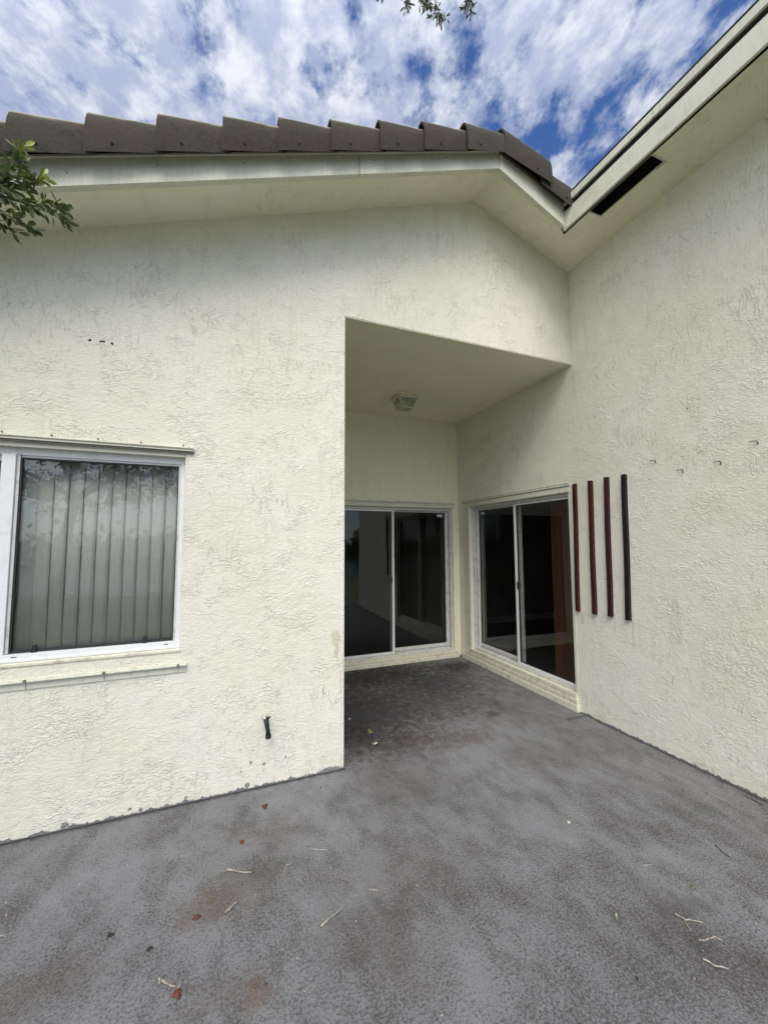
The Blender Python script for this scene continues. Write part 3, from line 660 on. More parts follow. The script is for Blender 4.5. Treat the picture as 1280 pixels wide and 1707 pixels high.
# ---- sliding doors: local builder, f(a, d, z) maps along/depth to world
def sliding_door(label, f, a0, a1, mid, zs0, ztop, near_low, deep, handle_at, flip):
    """a0..a1 along the wall, mid = meeting stile, near_low = the panel nearer the outside is on the a0 side"""
    dr = empty('sliding_door', (0, 0, 0), label, None)
    dr.location = Vector(f(a0, 0, 0)) - house.location; dr.location.z = 0; dr.parent = house
    def bx(mb, A0, A1, D0, D1, Z0, Z1):
        p, q = Vector(f(A0, D0, Z0)), Vector(f(A1, D1, Z1))
        mb.box(min(p.x, q.x), max(p.x, q.x), min(p.y, q.y), max(p.y, q.y), min(p.z, q.z), max(p.z, q.z)); return mb
    mb = MB(); d0 = .04
    bx(mb, a0, a1, d0, d0 + .10, ztop - .028, ztop); bx(mb, a0, a0 + .02, d0, d0 + .10, zs0, ztop - .028); bx(mb, a1 - .02, a1, d0, d0 + .10, zs0, ztop - .028)
    bx(mb, a0 + .02, a1 - .02, d0 - .01, d0 + .10, zs0, zs0 + .018)
    bx(mb, a0 + .02, a1 - .02, d0 + .046, d0 + .052, zs0 + .018, zs0 + .03)
    if deep:   # extra mouldings on the deep jamb
        for k_, s3 in ((0, .012), (1, .03)):
            if not flip: bx(mb, a1 - .020 - s3, a1 - .020 - s3 + .012, d0 + .005 + .03 * k_, d0 + .03 + .03 * k_, zs0 + .018, ztop - .028)
    bx(mb, a0 + .02, a1 - .02, d0 + .044, d0 + .050, ztop - .045, ztop - .028)
    mb.build('frame', M['white_dirty'], dr, bevel=.0012)
    ia0, ia1 = a0 + .022, a1 - .022
    zA, zB = zs0 + .022, ztop - .032
    for side in (0, 1):                      # 0 = a0 side panel, 1 = a1 side panel
        near = (side == 0) == near_low
        D = d0 + .004 if near else d0 + .056
        if side == 0: A0, A1 = ia0, mid + .018
        else: A0, A1 = mid - .018, ia1
        rail_b = .030 if near else .045
        zlo = zA if near else zA + .012
        w0 = .034 if side == 0 and not deep else .034
        wl_, wr_ = .034, .034
        # the narrow fixed edge
        if near and side == 0: wl_ = .016
        if near and side == 1: wr_ = .016
        if not near and side == 1: wr_ = .045
        if not near and side == 0: wl_ = .040
        mb = MB(); bx(mb, A0, A0 + wl_, D, D + .036, zlo, zB); bx(mb, A1 - wr_, A1, D, D + .036, zlo, zB)
        bx(mb, A0 + wl_, A1 - wr_, D + .001, D + .035, zlo, zlo + rail_b); bx(mb, A0 + wl_, A1 - wr_, D + .001, D + .035, zB - .022, zB)
        pn = mb.build('door_panel', M['white'] if near else M['white_dirty'], dr, bevel=.0015)
        mb = MB(); g0, g1, h0, h1 = A0 + wl_, A1 - wr_, zlo + rail_b, zB - .022
        bx(mb, g0, g0 + .006, D + .008, D + .028, h0, h1); bx(mb, g1 - .006, g1, D + .008, D + .028, h0, h1)
        bx(mb, g0 + .006, g1 - .006, D + .008, D + .028, h0, h0 + .006); bx(mb, g0 + .006, g1 - .006, D + .008, D + .028, h1 - .006, h1)
        mb.build('gasket', M['gasket'], pn)
        mb = MB(); bx(mb, g0 + .006, g1 - .006, D + .016, D + .021, h0 + .006, h1 - .006); mb.build('pane', M['glass_d'], pn)
        if side == handle_at:
            ah = (A1 - wr_ + .004) if side == 1 else (A0 + wl_ - .004)
            mb = MB(); mb.tube([f(ah, D - .002, 1.03), f(ah - (.012 if side == 1 else -.012), D - .028, 1.06), f(ah - (.014 if side == 1 else -.014), D - .032, 1.13), f(ah - (.012 if side == 1 else -.012), D - .028, 1.20), f(ah, D - .002, 1.235)], .007, 8)
            mb.build('handle', M['white'], pn, smooth=True)
            mb = MB(); bx(mb, a1 - .029 if side == 1 else a0 + .025, a1 - .027 if side == 1 else a0 + .027, d0 - .0004, d0 + .001, 1.04, 1.23)
            for zz2 in (1.04, 1.09, 1.13, 1.17, 1.215): bx(mb, a1 - .030 if side == 1 else a0 + .024, a1 - .026 if side == 1 else a0 + .028, d0 - .001, d0 + .001, zz2, zz2 + .018)
            mb.build('latch', M['bolt'], dr)
            mb = MB(); s0 = g1 - .115 if side == 1 else g0 + .03; bx(mb, s0, s0 + .085, D + .0135, D + .0155, h1 - .055, h1 - .02); mb.build('sticker', M['label'], pn)
        else:
            ah = (A0 + wl_ * .5) if side == 1 else (A1 - wr_ * .5)
            mb = MB(); s4 = -1 if side == 0 else 1
            bx(mb, ah + s4 * .014, ah + s4 * .028, D - .006 if near else D - .006, D + .010, 1.02, 1.10); mb.build('latch', M['black'], pn, bevel=.002)
    return dr


fy = lambda a, d_, z: (a, YB + d_, z)
d1 = sliding_door('left sliding glass door in the back wall of the entry', fy, 1.17, 2.93, 2.050, .095, 2.012, True, False, 1, False)
fx = lambda a, d_, z: (XR + d_, a, z)
d2 = sliding_door('right sliding glass door in the side wall, reddish wood behind its near pane', fx, 2.867, 4.53, 3.690, .165, 2.018, True, True, 1, False)
# stepped sills
MB().box(.80, 2.955, YB - .022, YB + .045, .055, .094).build('door_sill', M['sill'], d1, bevel=.004)
o = MB().box(.80, 2.985, YB - .045, YB + .002, .0, .052).build('door_sill', M['sill'], d1, bevel=.007)
MB().box(XR - .020, XR + .042, 2.850, 4.60, .122, .162).build('door_sill', M['sill'], d2, bevel=.004)
MB().box(XR - .030, XR + .004, 2.835, 4.65, .076, .118).build('door_sill', M['sill'], d2, bevel=.004)
MB().box(XR - .038, XR + .004, 2.825, 4.72, .0, .072).build('door_sill', M['sill'], d2, bevel=.008)
# raised bands and tracks over the doors
MB().box(.80, 2.955, YB - .010, YB + .003, 2.018, 2.072).build('door_band', M['trim'], d1, bevel=.003)
t3 = MB().box(.80, 2.972, YB - .014, YB + .003, 2.076, 2.094).build('shutter_track', M['track'], d1)
MB().box(.80, 2.972, YB - .0155, YB - .013, 2.0725, 2.0755).build('shadow_line', M['bolt'], t3)
for k_ in range(9): bolt((1.30 + k_ * .2, YB - .012, 2.098), (0, -1, 0), t3, .005, .006)
MB().box(XR - .012, XR + .003, 2.850, 4.62, 2.022, 2.075).box(XR - .012, XR + .003, 4.532, 4.62, .162, 2.022).build('door_band', M['trim'], d2, bevel=.003)
MB().box(XR - .004, XR + .003, 2.835, 2.866, .162, 2.022).build('door_band', M['trim'], d2, bevel=.001)
t4 = MB().box(XR - .016, XR + .003, 2.838, 4.68, 2.082, 2.104).build('shutter_track', M['track'], d2)
MB().box(XR - .0175, XR - .015, 2.838, 4.68, 2.078, 2.082).box(XR - .0175, XR - .015, 2.838, 4.68, 2.104, 2.106).build('shadow_line', M['bolt'], t4)
for k_ in range(8): bolt((XR - .014, 2.87 + k_ * .24, 2.098), (-1, 0, 0), t4, .006, .006)

# ---- rooms behind the glass
def room(x0, x1, y0, y1, name, open_face):
    z1 = 2.5; mb = MB()
    P = [(x0, y0, 0.02), (x1, y0, .02), (x1, y1, .02), (x0, y1, .02), (x0, y0, z1), (x1, y0, z1), (x1, y1, z1), (x0, y1, z1)]
    fc = {'y0': (0, 1, 5, 4), 'x1': (1, 2, 6, 5), 'y1': (2, 3, 7, 6), 'x0': (3, 0, 4, 7)}
    mb.poly(P, [(4, 5, 6, 7)] + [v for k_, v in fc.items() if k_ != open_face]); o = mb.build('interior_wall', M['beige'], house); 
    MB().poly(P[:4], [(0, 1, 2, 3)]).build('interior_floor', M['floor_in'], house)
    return o
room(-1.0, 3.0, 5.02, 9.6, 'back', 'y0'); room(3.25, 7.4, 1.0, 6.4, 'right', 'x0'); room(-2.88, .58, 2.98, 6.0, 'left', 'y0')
MB().box(1.6, 2.98, 9.57, 9.60, .02, .14).build('baseboard', M['board'], house)
MB().box(1.55, 1.60, 7.8, 9.60, .02, 2.3).build('interior_partition', M['beige'], house)
MB().box(3.26, 7.38, 6.37, 6.40, .02, .13).box(7.37, 7.40, 1.0, 6.37, .02, .13).build('baseboard', M['board'], house)
# blockers so the rooms are dark beyond the doorway
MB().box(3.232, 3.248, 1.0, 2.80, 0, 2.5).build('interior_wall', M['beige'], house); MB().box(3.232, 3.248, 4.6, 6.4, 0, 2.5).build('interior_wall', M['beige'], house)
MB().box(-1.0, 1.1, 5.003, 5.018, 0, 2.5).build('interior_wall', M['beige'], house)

# ------------------------------------------------------------------ things on the house
wp = MB().box(3.32, 3.345, 2.86, 3.40, .03, 2.15).build('wooden_board', M['panelwood'], None, bevel=.003, origin=(3.33, 3.1, .03))
tag(wp, 'reddish brown wooden board standing inside behind the right sliding door', 'wooden board')

for (yc, z0, z1, lean, lab) in [(2.786, .912, 2.084, -.020, 'dark red wooden strip on the wall nearest to the right sliding door'), (2.612, .916, 2.092, -.013, 'dark red wooden strip on the wall, second out from the sliding door'),
                         (2.452, .918, 2.098, -.022, 'dark red wooden strip on the wall, third out from the sliding door'), (2.290, .917, 2.094, -.024, 'blackish red wooden strip on the wall, farthest of the four from the sliding door')]:
    mb = MB(); N = 8; w2 = .017 if yc > 2.7 else .019
    pts = []
    for i in range(N + 1):
        t = i / N; z = z0 + (z1 - z0) * t; c_ = yc + lean * (0.5 - t) * -1 + .002 * math.sin(t * 7 + yc * 9)
        for dx2, dy2 in ((-.026, -w2), (-.026, w2), (.002, w2), (.002, -w2)): pts.append((XR + dx2, c_ + dy2 + rnd.uniform(-.0006, .0006), z + (rnd.uniform(-.004, .004) if i in (0, N) else 0)))
    fc = [(0, 1, 2, 3), tuple(4 * N + k for k in (3, 2, 1, 0))]
    for i in range(N):
        for k in range(4): j = (k + 1) % 4; fc.append((4 * i + k, 4 * i + j, 4 * i + 4 + j, 4 * i + 4 + k))
    o = mb.poly(pts, fc).build('wooden_strip', M['strip_red' if yc > 2.5 else 'strip' if yc > 2.4 else 'strip_black'], None, bevel=.002, origin=(XR - .012, yc, z0))
    tag(o, lab, 'wooden strip', 'dark red wooden strips fixed on the right wall')

for (yc, zc, lab, ln) in [(2.026, 2.166, 'small rusty bent nail on the right wall, nearest to the red strips', .030), (1.835, 2.059, 'small rusty bent nail on the right wall, lowest and second from the strips', .034),
                      (1.600, 2.055 + .02, 'small rusty bent nail on the right wall, third from the red strips', .034), (1.398, 2.163, 'small rusty bent nail on the right wall, highest and nearest the photo edge', .030)]:
    mb = MB().tube([(XR + .004, yc - .004, zc - .022), (XR - .006, yc - .004, zc - .014), (XR - .012, yc - .004, zc), (XR - .018, yc + ln * .4, zc + .001), (XR - .022, yc + ln, zc - .002)], [.0035, .0035, .0035, .003, .0022], 6)
    tag(mb.build('bent_nail', M['rusty'], None, smooth=True, origin=(XR, yc, zc)), lab, 'nail', 'rusty bent nails in the right wall')

# hose bib
hb = empty('outdoor_faucet', (.262, Y1, .43), 'dark hose faucet low on the gable wall left of the entry corner', 'faucet')
MB().tube([(.262, Y1 + .003, .435), (.262, Y1 - .006, .435)], .020, 14).tube([(.262, Y1 - .005, .435), (.264, Y1 - .040, .437)], .011, 10).build('flange', M['chip'], hb, smooth=False)
MB().tube([(.264, Y1 - .035, .438), (.268, Y1 - .062, .430), (.272, Y1 - .070, .405), (.277, Y1 - .078, .375), (.279, Y1 - .082, .350)], [.013, .016, .014, .013, .014], 12).build('spout', M['brassy'], hb, smooth=True)
MB().tube([(.279, Y1 - .082, .354), (.280, Y1 - .084, .332)], [.018, .018], 14).build('hose_thread', M['black'], hb)
MB().tube([(.266, Y1 - .058, .430), (.284, Y1 - .066, .450), (.292, Y1 - .070, .452)], [.006, .007, .004], 8).build('handle', M['black'], hb, smooth=True)
MB().tube([(.258, Y1 - .045, .437), (.256, Y1 - .060, .452)], [.013, .010], 10).build('cap', M['chip'], hb, smooth=True)

# ceiling light
cx, cy, cz = 1.892, 4.090, 3.2348
cl = empty('ceiling_light', (cx, cy, cz), 'square cream ceiling light with ribbed glass under the entry ceiling', 'ceiling light')
def sq(h, z): return [(cx - h, cy - h, z), (cx + h, cy - h, z), (cx + h, cy + h, z), (cx - h, cy + h, z)]
mb = MB().hexa(sq(.130, cz - .022), sq(.132, cz)).hexa(sq(.112, cz - .038), sq(.114, cz - .0225)); mb.build('canopy', M['lamp_frame'], cl, bevel=.004)
mb = MB(); zt, zbm, ht, hbm = cz - .039, cz - .150, .108, .074
for a, b2 in ((0, 1), (1, 2), (2, 3), (3, 0)):
    T_, B_ = sq(ht, zt), sq(hbm, zbm)
    mb.tube([T_[a], B_[a]], .006, 6); mb.tube([B_[a], B_[b2]], .006, 6); mb.tube([T_[a], T_[b2]], .006, 6)
mb.build('lamp_frame', M['lamp_frame'], cl)
mb = MB(); mb.poly(sq(ht - .004, zt) + sq(hbm - .004, zbm), [(0, 1, 5, 4), (1, 2, 6, 5), (2, 3, 7, 6), (3, 0, 4, 7), (4, 5, 6, 7)])
lg = mb.build('lamp_glass', M['lampglass'], cl); s_ = lg.modifiers.new('s', 'SOLIDIFY'); s_.thickness = .003
for dx2 in (-.035, .03):
    mb = MB(); bx_, by_ = cx + dx2, cy - .02
    mb.tube([(bx_, by_, cz - .035), (bx_, by_, cz - .052), (bx_, by_, cz - .065), (bx_, by_, cz - .085), (bx_, by_, cz - .102), (bx_, by_, cz - .110)], [.013, .014, .024, .029, .020, .004], 14)
    mb.build('bulb', M['bulb'], cl, smooth=True)

# ------------------------------------------------------------------ litter on the slab
def twig(pts, r, lab, mat='twig', fork=None, grp='fallen twigs scattered on the slab'):
    P = [Vector((a, b2, r * 1.0)) for a, b2 in pts]; Q = []
    for i in range(len(P) - 1):
        for k in range(4):
            t = k / 4; v = P[i].lerp(P[i + 1], t); v += Vector((rnd.uniform(-1, 1), rnd.uniform(-1, 1), abs(rnd.uniform(0, 1)))) * r * .7; Q.append(v)
    Q.append(P[-1]); nq = len(Q)
    mb = MB().tube(Q, [r * (1.0 - .45 * i / nq) * rnd.uniform(.85, 1.15) for i in range(nq)], 7)
    if fork:
        F_ = [Vector((a, b2, r)) for a, b2 in fork]; mb.tube(F_, [r * .8, r * .6, r * .4][:len(F_)], 6)
    o = mb.build('twig', M[mat], None, smooth=True, origin=(P[0].x, P[0].y, 0)); tag(o, lab, 'twig', grp); return o
twig([(0.044, 2.151), (0.096, 2.115), (0.152, 2.093)], .0042, 'pale bent twig on the slab below the faucet, the longest on the left')
twig([(0.039, 1.918), (0.087, 1.953)], .0040, 'short thick grey twig slanting beside the rust brown stain')
twig([(0.396, 1.708), (0.439, 1.73), (0.495, 1.748)], .0038, 'grey curved twig at the top of the hairline crack')
twig([(-0.182, 1.733), (-0.176, 1.713)], .0035, 'tiny pale twig, leftmost of the trio above the red brown leaf')
twig([(-0.171, 1.72), (-0.149, 1.697), (-0.125, 1.681)], .0036, 'middle and longest twig of the trio above the red brown leaf')
twig([(-0.105, 1.689), (-0.124, 1.662)], .0032, 'small pale twig touching the red brown leaf, rightmost of the trio')
twig([(0.291, 2.022), (0.318, 2.094)], .0024, 'thin pale twig standing out lengthwise right of the longest left twig', fork=[(0.312, 2.075), (0.335, 2.080)])
twig([(0.445, 2.129), (0.519, 2.091)], .0026, 'thin grey twig farthest back, below the entry corner')
twig([(2.792, 1.689), (2.80, 1.62), (2.803, 1.555)], .0030, 'straight thin twig near the foot of the right wall', 'twig')
twig([(1.775, 1.212), (1.786, 1.179), (1.839, 1.143)], .0040, 'forked pale twig on the dark stain at the right', fork=[(1.784, 1.185), (1.766, 1.160), (1.757, 1.140)])
twig([(1.745, 1.103), (1.758, 1.097), (1.813, 1.09), (1.83, 1.071)], .0034, 'curved pale twig just in front of the forked twig')
twig([(1.682, 1.053), (1.695, 1.025), (1.729, 0.998)], .0038, 'bent pale twig nearest the camera on the right')
twig([(2.359, 1.386), (2.338, 1.343), (2.332, 1.304)], .0026, 'thin dark kinked twig between the forked twig and the right wall', 'twig_dark')
twig([(1.891, 1.431), (1.942, 1.423)], .0020, 'very thin small twig left of the dark kinked twig')
twig([(1.546, 1.304), (1.537, 1.293), (1.527, 1.283)], .0040, 'tiny pale twig stub lying left of the forked twig')
twig([(2.976, 1.57), (2.959, 1.468)], .0030, 'dark twig lying along the base of the right wall', 'twig_dark')
twig([(0.524, 1.902), (0.557, 1.868)], .0016, 'very thin grey twig above the curved crack twig', 'twig_dark')
twig([(0.631, 1.798), (0.669, 1.779)], .0026, 'short pale twig right of the hairline crack')
twig([(-0.215, 2.294), (-0.202, 2.32)], .0022, 'short twig on the slab near the gable wall, left of the faucet', 'twig_dark')
twig([(-0.791, 2.144), (-0.766, 2.129)], .0040, 'pale twig stub at the far left below the window')


def leaf_mesh(L_, W_, curl, fold=.25):
    prof = [(0, .02), (.12, .45), (.3, .85), (.5, 1.0), (.7, .85), (.88, .45), (1, .03)]
    pts = []; f = []
    for t, wv in prof:
        z = curl * math.sin(math.pi * t) * L_; hw = wv * W_ / 2
        pts += [(t * L_ - L_ / 2, -hw, z + hw * fold), (t * L_ - L_ / 2, 0, z), (t * L_ - L_ / 2, hw, z + hw * fold)]
    for i in range(len(prof) - 1):
        a = 3 * i; f += [(a, a + 3, a + 4, a + 1), (a + 1, a + 4, a + 5, a + 2)]
    return pts, f
def ground_leaf(x, y, L_, W_, ang, mat, lab, curl=.12, cat='leaf', grp='fallen leaves scattered on the slab', name='fallen_leaf', tilt=.2, extra=()):
    mb = MB()
    for (ox, oy, aa, l2, w2, tt) in ((0, 0, ang, L_, W_, tilt),) + tuple(extra):
        p, f = leaf_mesh(l2, w2, curl); mr = Matrix.Rotation(aa, 4, 'Z') @ Matrix.Rotation(tt, 4, 'X')
        q_ = [mr @ Vector(v) for v in p]; mz = min(v.z for v in q_)
        mb.poly([(v.x + x + ox, v.y + y + oy, v.z - mz + .002) for v in q_], f)
    o = mb.build(name, M[mat], None, smooth=True, origin=(x, y, 0)); s2 = o.modifiers.new('s', 'SOLIDIFY'); s2.thickness = .0008
    tag(o, lab, cat, grp); return o
ground_leaf(.249, 2.556, .052, .024, 1.9, 'leaf_rust', 'orange brown leaf on the slab closest to the gable wall below the faucet', extra=((.012, .010, .6, .03, .014, .5),))
ground_leaf(.117, 2.314, .034, .022, 1.2, 'leaf_rust', 'small oval brown leaf above the longest left twig')
ground_leaf(-.072, 1.939, .036, .018, .15, 'leaf_rust', 'bright rust red leaf left of the short thick twig')
ground_leaf(-.117, 1.657, .034, .020, .5, 'leaf_rust', 'red brown curled leaf under the trio of pale twigs', extra=((.006, -.014, 1.3, .022, .012, .6),))
ground_leaf(-.232, 1.866, .026, .016, .1, 'leaf_dark', 'small black oval leaf left of the rust red leaf', .05)
ground_leaf(-.389, 1.985, .026, .012, 1.0, 'leaf_dark', 'black crumpled leaf farthest left of the dark ones', .2, extra=((.008, 0, .2, .022, .010, .7),))
ground_leaf(.60, 2.62, .014, .008, 1.0, 'leaf_dark', 'tiny dark leaf scrap in front of the entry corner')
ground_leaf(1.798, 1.787, .022, .018, .4, 'leaf_pale', 'pale crumpled petal in the middle of the slab', .3, 'petal', 'pale petals scattered on the slab', 'petal')
ground_leaf(1.116, 2.995, .040, .022, .3, 'leaf_pale', 'pale curled petal in front of the olive leaf cluster in the entry', .3, 'petal', 'pale petals scattered on the slab', 'petal', extra=((-.022, .012, 1.6, .024, .014, .4),))
ground_leaf(1.05, 3.486, .030, .018, .9, 'leaf_pale', 'dull pale petal behind the olive leaf cluster in the entry', .3, 'petal', 'pale petals scattered on the slab', 'petal')
ground_leaf(1.137, 3.20, .075, .026, .8, 'leaf_olive', 'olive green cluster of dry leaves on the entry floor', .25, extra=((.018, .012, 1.7, .06, .022, .9), (-.022, .006, 2.4, .055, .022, .8), (.006, -.02, .1, .05, .018, .7), (-.01, .025, 1.2, .05, .02, 1.0)))
ground_leaf(.885, 3.30, .08, .05, .4, 'leaf_rust', 'dark red brown leaf on the entry floor beside the gable wall corner', .2, extra=((.06, -.05, 2.2, .06, .03, .4),))
ground_leaf(1.974, 1.269, .020, .009, .4, 'leaf_olive', 'tiny green leaf scrap behind the forked twig', .1, extra=((.014, .01, 1.4, .014, .007, .3),))
ground_leaf(.838, 2.106, .014, .008, .4, 'leaf_rust', 'tiny reddish leaf scrap in front of the entry corner')
ground_leaf(1.395, 1.10, .016, .009, .4, 'leaf_dark', 'tiny black leaf scrap left of the two black specks', .1)
# litter gathered along the wall feet
mb = MB()
for k in range(260):
    t = rnd.random()
    if k % 3 == 0: x_, y_ = -1.3 + 2.1 * t, Y1 - abs(rnd.gauss(0, .022)) - .004
    elif k % 3 == 1: x_, y_ = XR - abs(rnd.gauss(0, .03)) - .006 - (.04 if False else 0), .9 + 1.85 * t
    else: x_, y_ = .83 + 2.1 * t, YB - .05 - abs(rnd.gauss(0, .05))
    l_ = rnd.uniform(.004, .014); p, f = leaf_mesh(l_, l_ * rnd.uniform(.25, .55), rnd.uniform(0, .3)); mr = Matrix.Rotation(rnd.uniform(0, 6.3), 4, 'Z') @ Matrix.Rotation(rnd.uniform(-.5, .5), 4, 'X')
    q_ = [mr @ Vector(v) for v in p]; mz = min(v.z for v in q_); mb.poly([(v.x + x_, v.y + y_, v.z - mz + .001) for v in q_], f)
o = mb.build('wall_foot_litter', M['leaf_dark'], None, smooth=True); o['kind'] = 'stuff'; o['label'] = 'fine dark leaf litter gathered along the feet of the walls'
# crumbs nobody could count
mb = MB()
for k in range(170):
    x_, y_ = rnd.uniform(-1.2, 3.0), rnd.uniform(.9, 4.7)
    if x_ < .8 and y_ > 2.74: continue
    r_ = rnd.uniform(.0012, .0034)
    mb.poly([(x_ + math.cos(a) * r_ * rnd.uniform(.6, 1.3), y_ + math.sin(a) * r_ * rnd.uniform(.6, 1.3), .0003) for a in (0, 1.26, 2.5, 3.77, 5.0)] + [(x_, y_, r_ * .9)], [(0, 1, 5), (1, 2, 5), (2, 3, 5), (3, 4, 5), (4, 0, 5)])
o = mb.build('debris_crumbs', M['leaf_pale'], None); o['kind'] = 'stuff'; o['label'] = 'tiny pale crumbs and grit scattered over the grey slab'
mb = MB()
for k in range(150):
    x_, y_ = rnd.uniform(-1.2, 3.0), rnd.uniform(.9, 4.7)
    if x_ < .8 and y_ > 2.74: continue
    r_ = rnd.uniform(.0015, .0045)
    mb.poly([(x_ + math.cos(a) * r_ * rnd.uniform(.5, 1.5), y_ + math.sin(a) * r_ * rnd.uniform(.5, 1.5), .0003) for a in (0, 1.26, 2.5, 3.77, 5.0)] + [(x_, y_, r_ * .6)], [(0, 1, 5), (1, 2, 5), (2, 3, 5), (3, 4, 5), (4, 0, 5)])
o = mb.build('debris_specks', M['leaf_dark'], None); o['kind'] = 'stuff'; o['label'] = 'tiny dark specks scattered over the grey slab'

# ------------------------------------------------------------------ the oak behind the camera, two of its branches reach into view
oak = empty('oak_tree', (-5.2, -2.4, -.1), 'oak tree whose small leaved branches hang over the roof and in front of the eave', 'tree')
MB().tube([(-5.2, -2.4, -.15), (-5.1, -2.35, 1.0), (-4.9, -2.2, 2.2), (-4.8, -2.1, 3.4)], [.26, .2, .17, .15], 12).build('trunk', M['bark'], oak, smooth=True)
MB().tube([(-4.8, -2.1, 3.3), (-3.6, -1.0, 4.2), (-2.4, .3, 3.7), (-1.6, 1.2, 3.0), (-1.15, 1.6, 2.78)], [.10, .07, .04, .018, .008], 8).build('limb', M['bark'], oak, smooth=True)
MB().tube([(-4.8, -2.1, 3.3), (-4.0, -1.6, 6.2), (-1.8, .6, 8.6), (.6, 2.6, 9.4), (1.8, 3.4, 8.9)], [.13, .09, .06, .03, .012], 8).build('limb', M['bark'], oak, smooth=True)
MB().tube([(-4.85, -2.15, 3.0), (-5.4, -3.6, 5.0), (-5.8, -4.8, 6.0)], [.11, .08, .03], 8).build('limb', M['bark'], oak, smooth=True)


def put_leaf(mb, p, dirv, L_, W_, rr, simple_=False):
    dv = Vector(dirv).normalized(); sv = dv.cross(Vector((rr.uniform(-1, 1), rr.uniform(-1, 1), rr.uniform(-1, 1)))).normalized(); nv = dv.cross(sv)
    k = len(mb.v); p = Vector(p)
    if simple_:
        for t, s_2 in ((0, 0), (.5, .5), (1, 0), (.5, -.5)): mb.v.append(tuple(p + dv * L_ * t + sv * W_ * s_2))
        mb.f.append((k, k + 1, k + 2, k + 3)); return
    cu = rr.uniform(-.12, .18)
    prof = [(0, .03), (.2, .55), (.45, .95), (.65, 1.0), (.85, .65), (1, .05)]
    for t, wv in prof:
        c_ = p + dv * L_ * t + nv * cu * L_ * t * t
        for s_2 in (-1, 0, 1): mb.v.append(tuple(c_ + sv * W_ / 2 * wv * s_2 + nv * abs(s_2) * W_ * .12 * wv))
    for i in range(len(prof) - 1):
        a = k + 3 * i; mb.f += [(a, a + 3, a + 4, a + 1), (a + 1, a + 4, a + 5, a + 2)]


def branchlet(stems, leafL, leafW, dens, seed, mat, name, lab, r0, depth_jit, newtips=()):
    rr = random.Random(seed); wood = MB(); lv = MB(); new = MB()
    for si, st_ in enumerate(stems):
        P = [Vector(p) for p in st_]; wood.tube(P, [r0 * (1 - .7 * i / (len(P) - 1)) for i in range(len(P))], 6)
        tot = sum((b2 - a).length for a, b2 in zip(P, P[1:])); nl = max(4, int(tot / dens)); 
        for k in range(nl):
            t = (k + rr.random() * .6) / nl; d_ = t * tot; i = 0
            while i < len(P) - 2 and d_ > (P[i + 1] - P[i]).length: d_ -= (P[i + 1] - P[i]).length; i += 1
            seg = P[i + 1] - P[i]; p = P[i] + seg.normalized() * min(d_, seg.length)
            ax = seg.normalized()
            for _ in range(2 if t < .9 else 3):
                rv = Vector((rr.uniform(-1, 1), rr.uniform(-1, 1), rr.uniform(-1, 1)))
                dv = (ax * rr.uniform(.4, 1.1) + rv * .75)
                tgt = new if (si in newtips and t > .72) else lv
                s_2 = rr.uniform(.65, 1.1)
                put_leaf(tgt, p + rv * depth_jit * .3, dv, leafL * s_2, leafW * s_2, rr)
    w_ = wood.build('leafy_branch', M['twigbark'], oak, smooth=True); w_['label'] = lab
    lo = lv.build('leaves', M[mat], w_, smooth=True); lo['label'] = lab
    if new.v: new.build('young_leaves', M['leaf_new'], w_, smooth=True)
    return w_
Yb = 1.75
def s3(*pts): return [(a, Yb + dy_, z) for a, z, dy_ in pts]
stems = [s3((-1.15, 2.78, -.15), (-.95, 2.80, -.06), (-.80, 2.82, 0), (-.72, 2.86, .02), (-.690, 2.90, .0)),
         s3((-.80, 2.82, 0), (-.745, 2.90, .02), (-.735, 2.96, .03), (-.742, 3.0, .03)),
         s3((-.78, 2.85, 0), (-.73, 2.92, -.03), (-.72, 2.975, -.03), (-.716, 2.99, -.02)),
         s3((-.80, 2.82, 0), (-.73, 2.87, .03), (-.69, 2.92, .03), (-.668, 2.95, .04)),
         s3((-.90, 2.80, -.02), (-.78, 2.80, 0), (-.70, 2.80, .02), (-.63, 2.795, .03), (-.585, 2.775, .03)),
         s3((-.70, 2.80, .02), (-.645, 2.815, .0), (-.60, 2.80, -.02), (-.572, 2.792, -.02)),
         s3((-.88, 2.79, 0), (-.80, 2.76, .02), (-.74, 2.735, .02), (-.70, 2.72, .03), (-.685, 2.705, .02)),
         s3((-.90, 2.78, .04), (-.83, 2.74, .05), (-.78, 2.715, .05), (-.745, 2.705, .05)),
         s3((-.98, 2.80, -.05), (-.90, 2.86, .05), (-.83, 2.90, .06), (-.79, 2.925, .05)),
         s3((-.98, 2.79, -.05), (-.90, 2.74, -.04), (-.84, 2.70, -.03), (-.80, 2.69, .0)),
         s3((-.76, 2.80, -.05), (-.71, 2.77, -.05), (-.66, 2.755, -.04)),
         s3((-.82, 2.83, -.05), (-.77, 2.85, -.06), (-.73, 2.84, -.06), (-.70, 2.85, -.05))]
branchlet(stems, .038, .0155, .0078, 5, 'leaf', 'b', 'green leafy oak branch reaching in from the left in front of the eave', .0028, .02, newtips=(2, 3))
rr = random.Random(9); stems = []
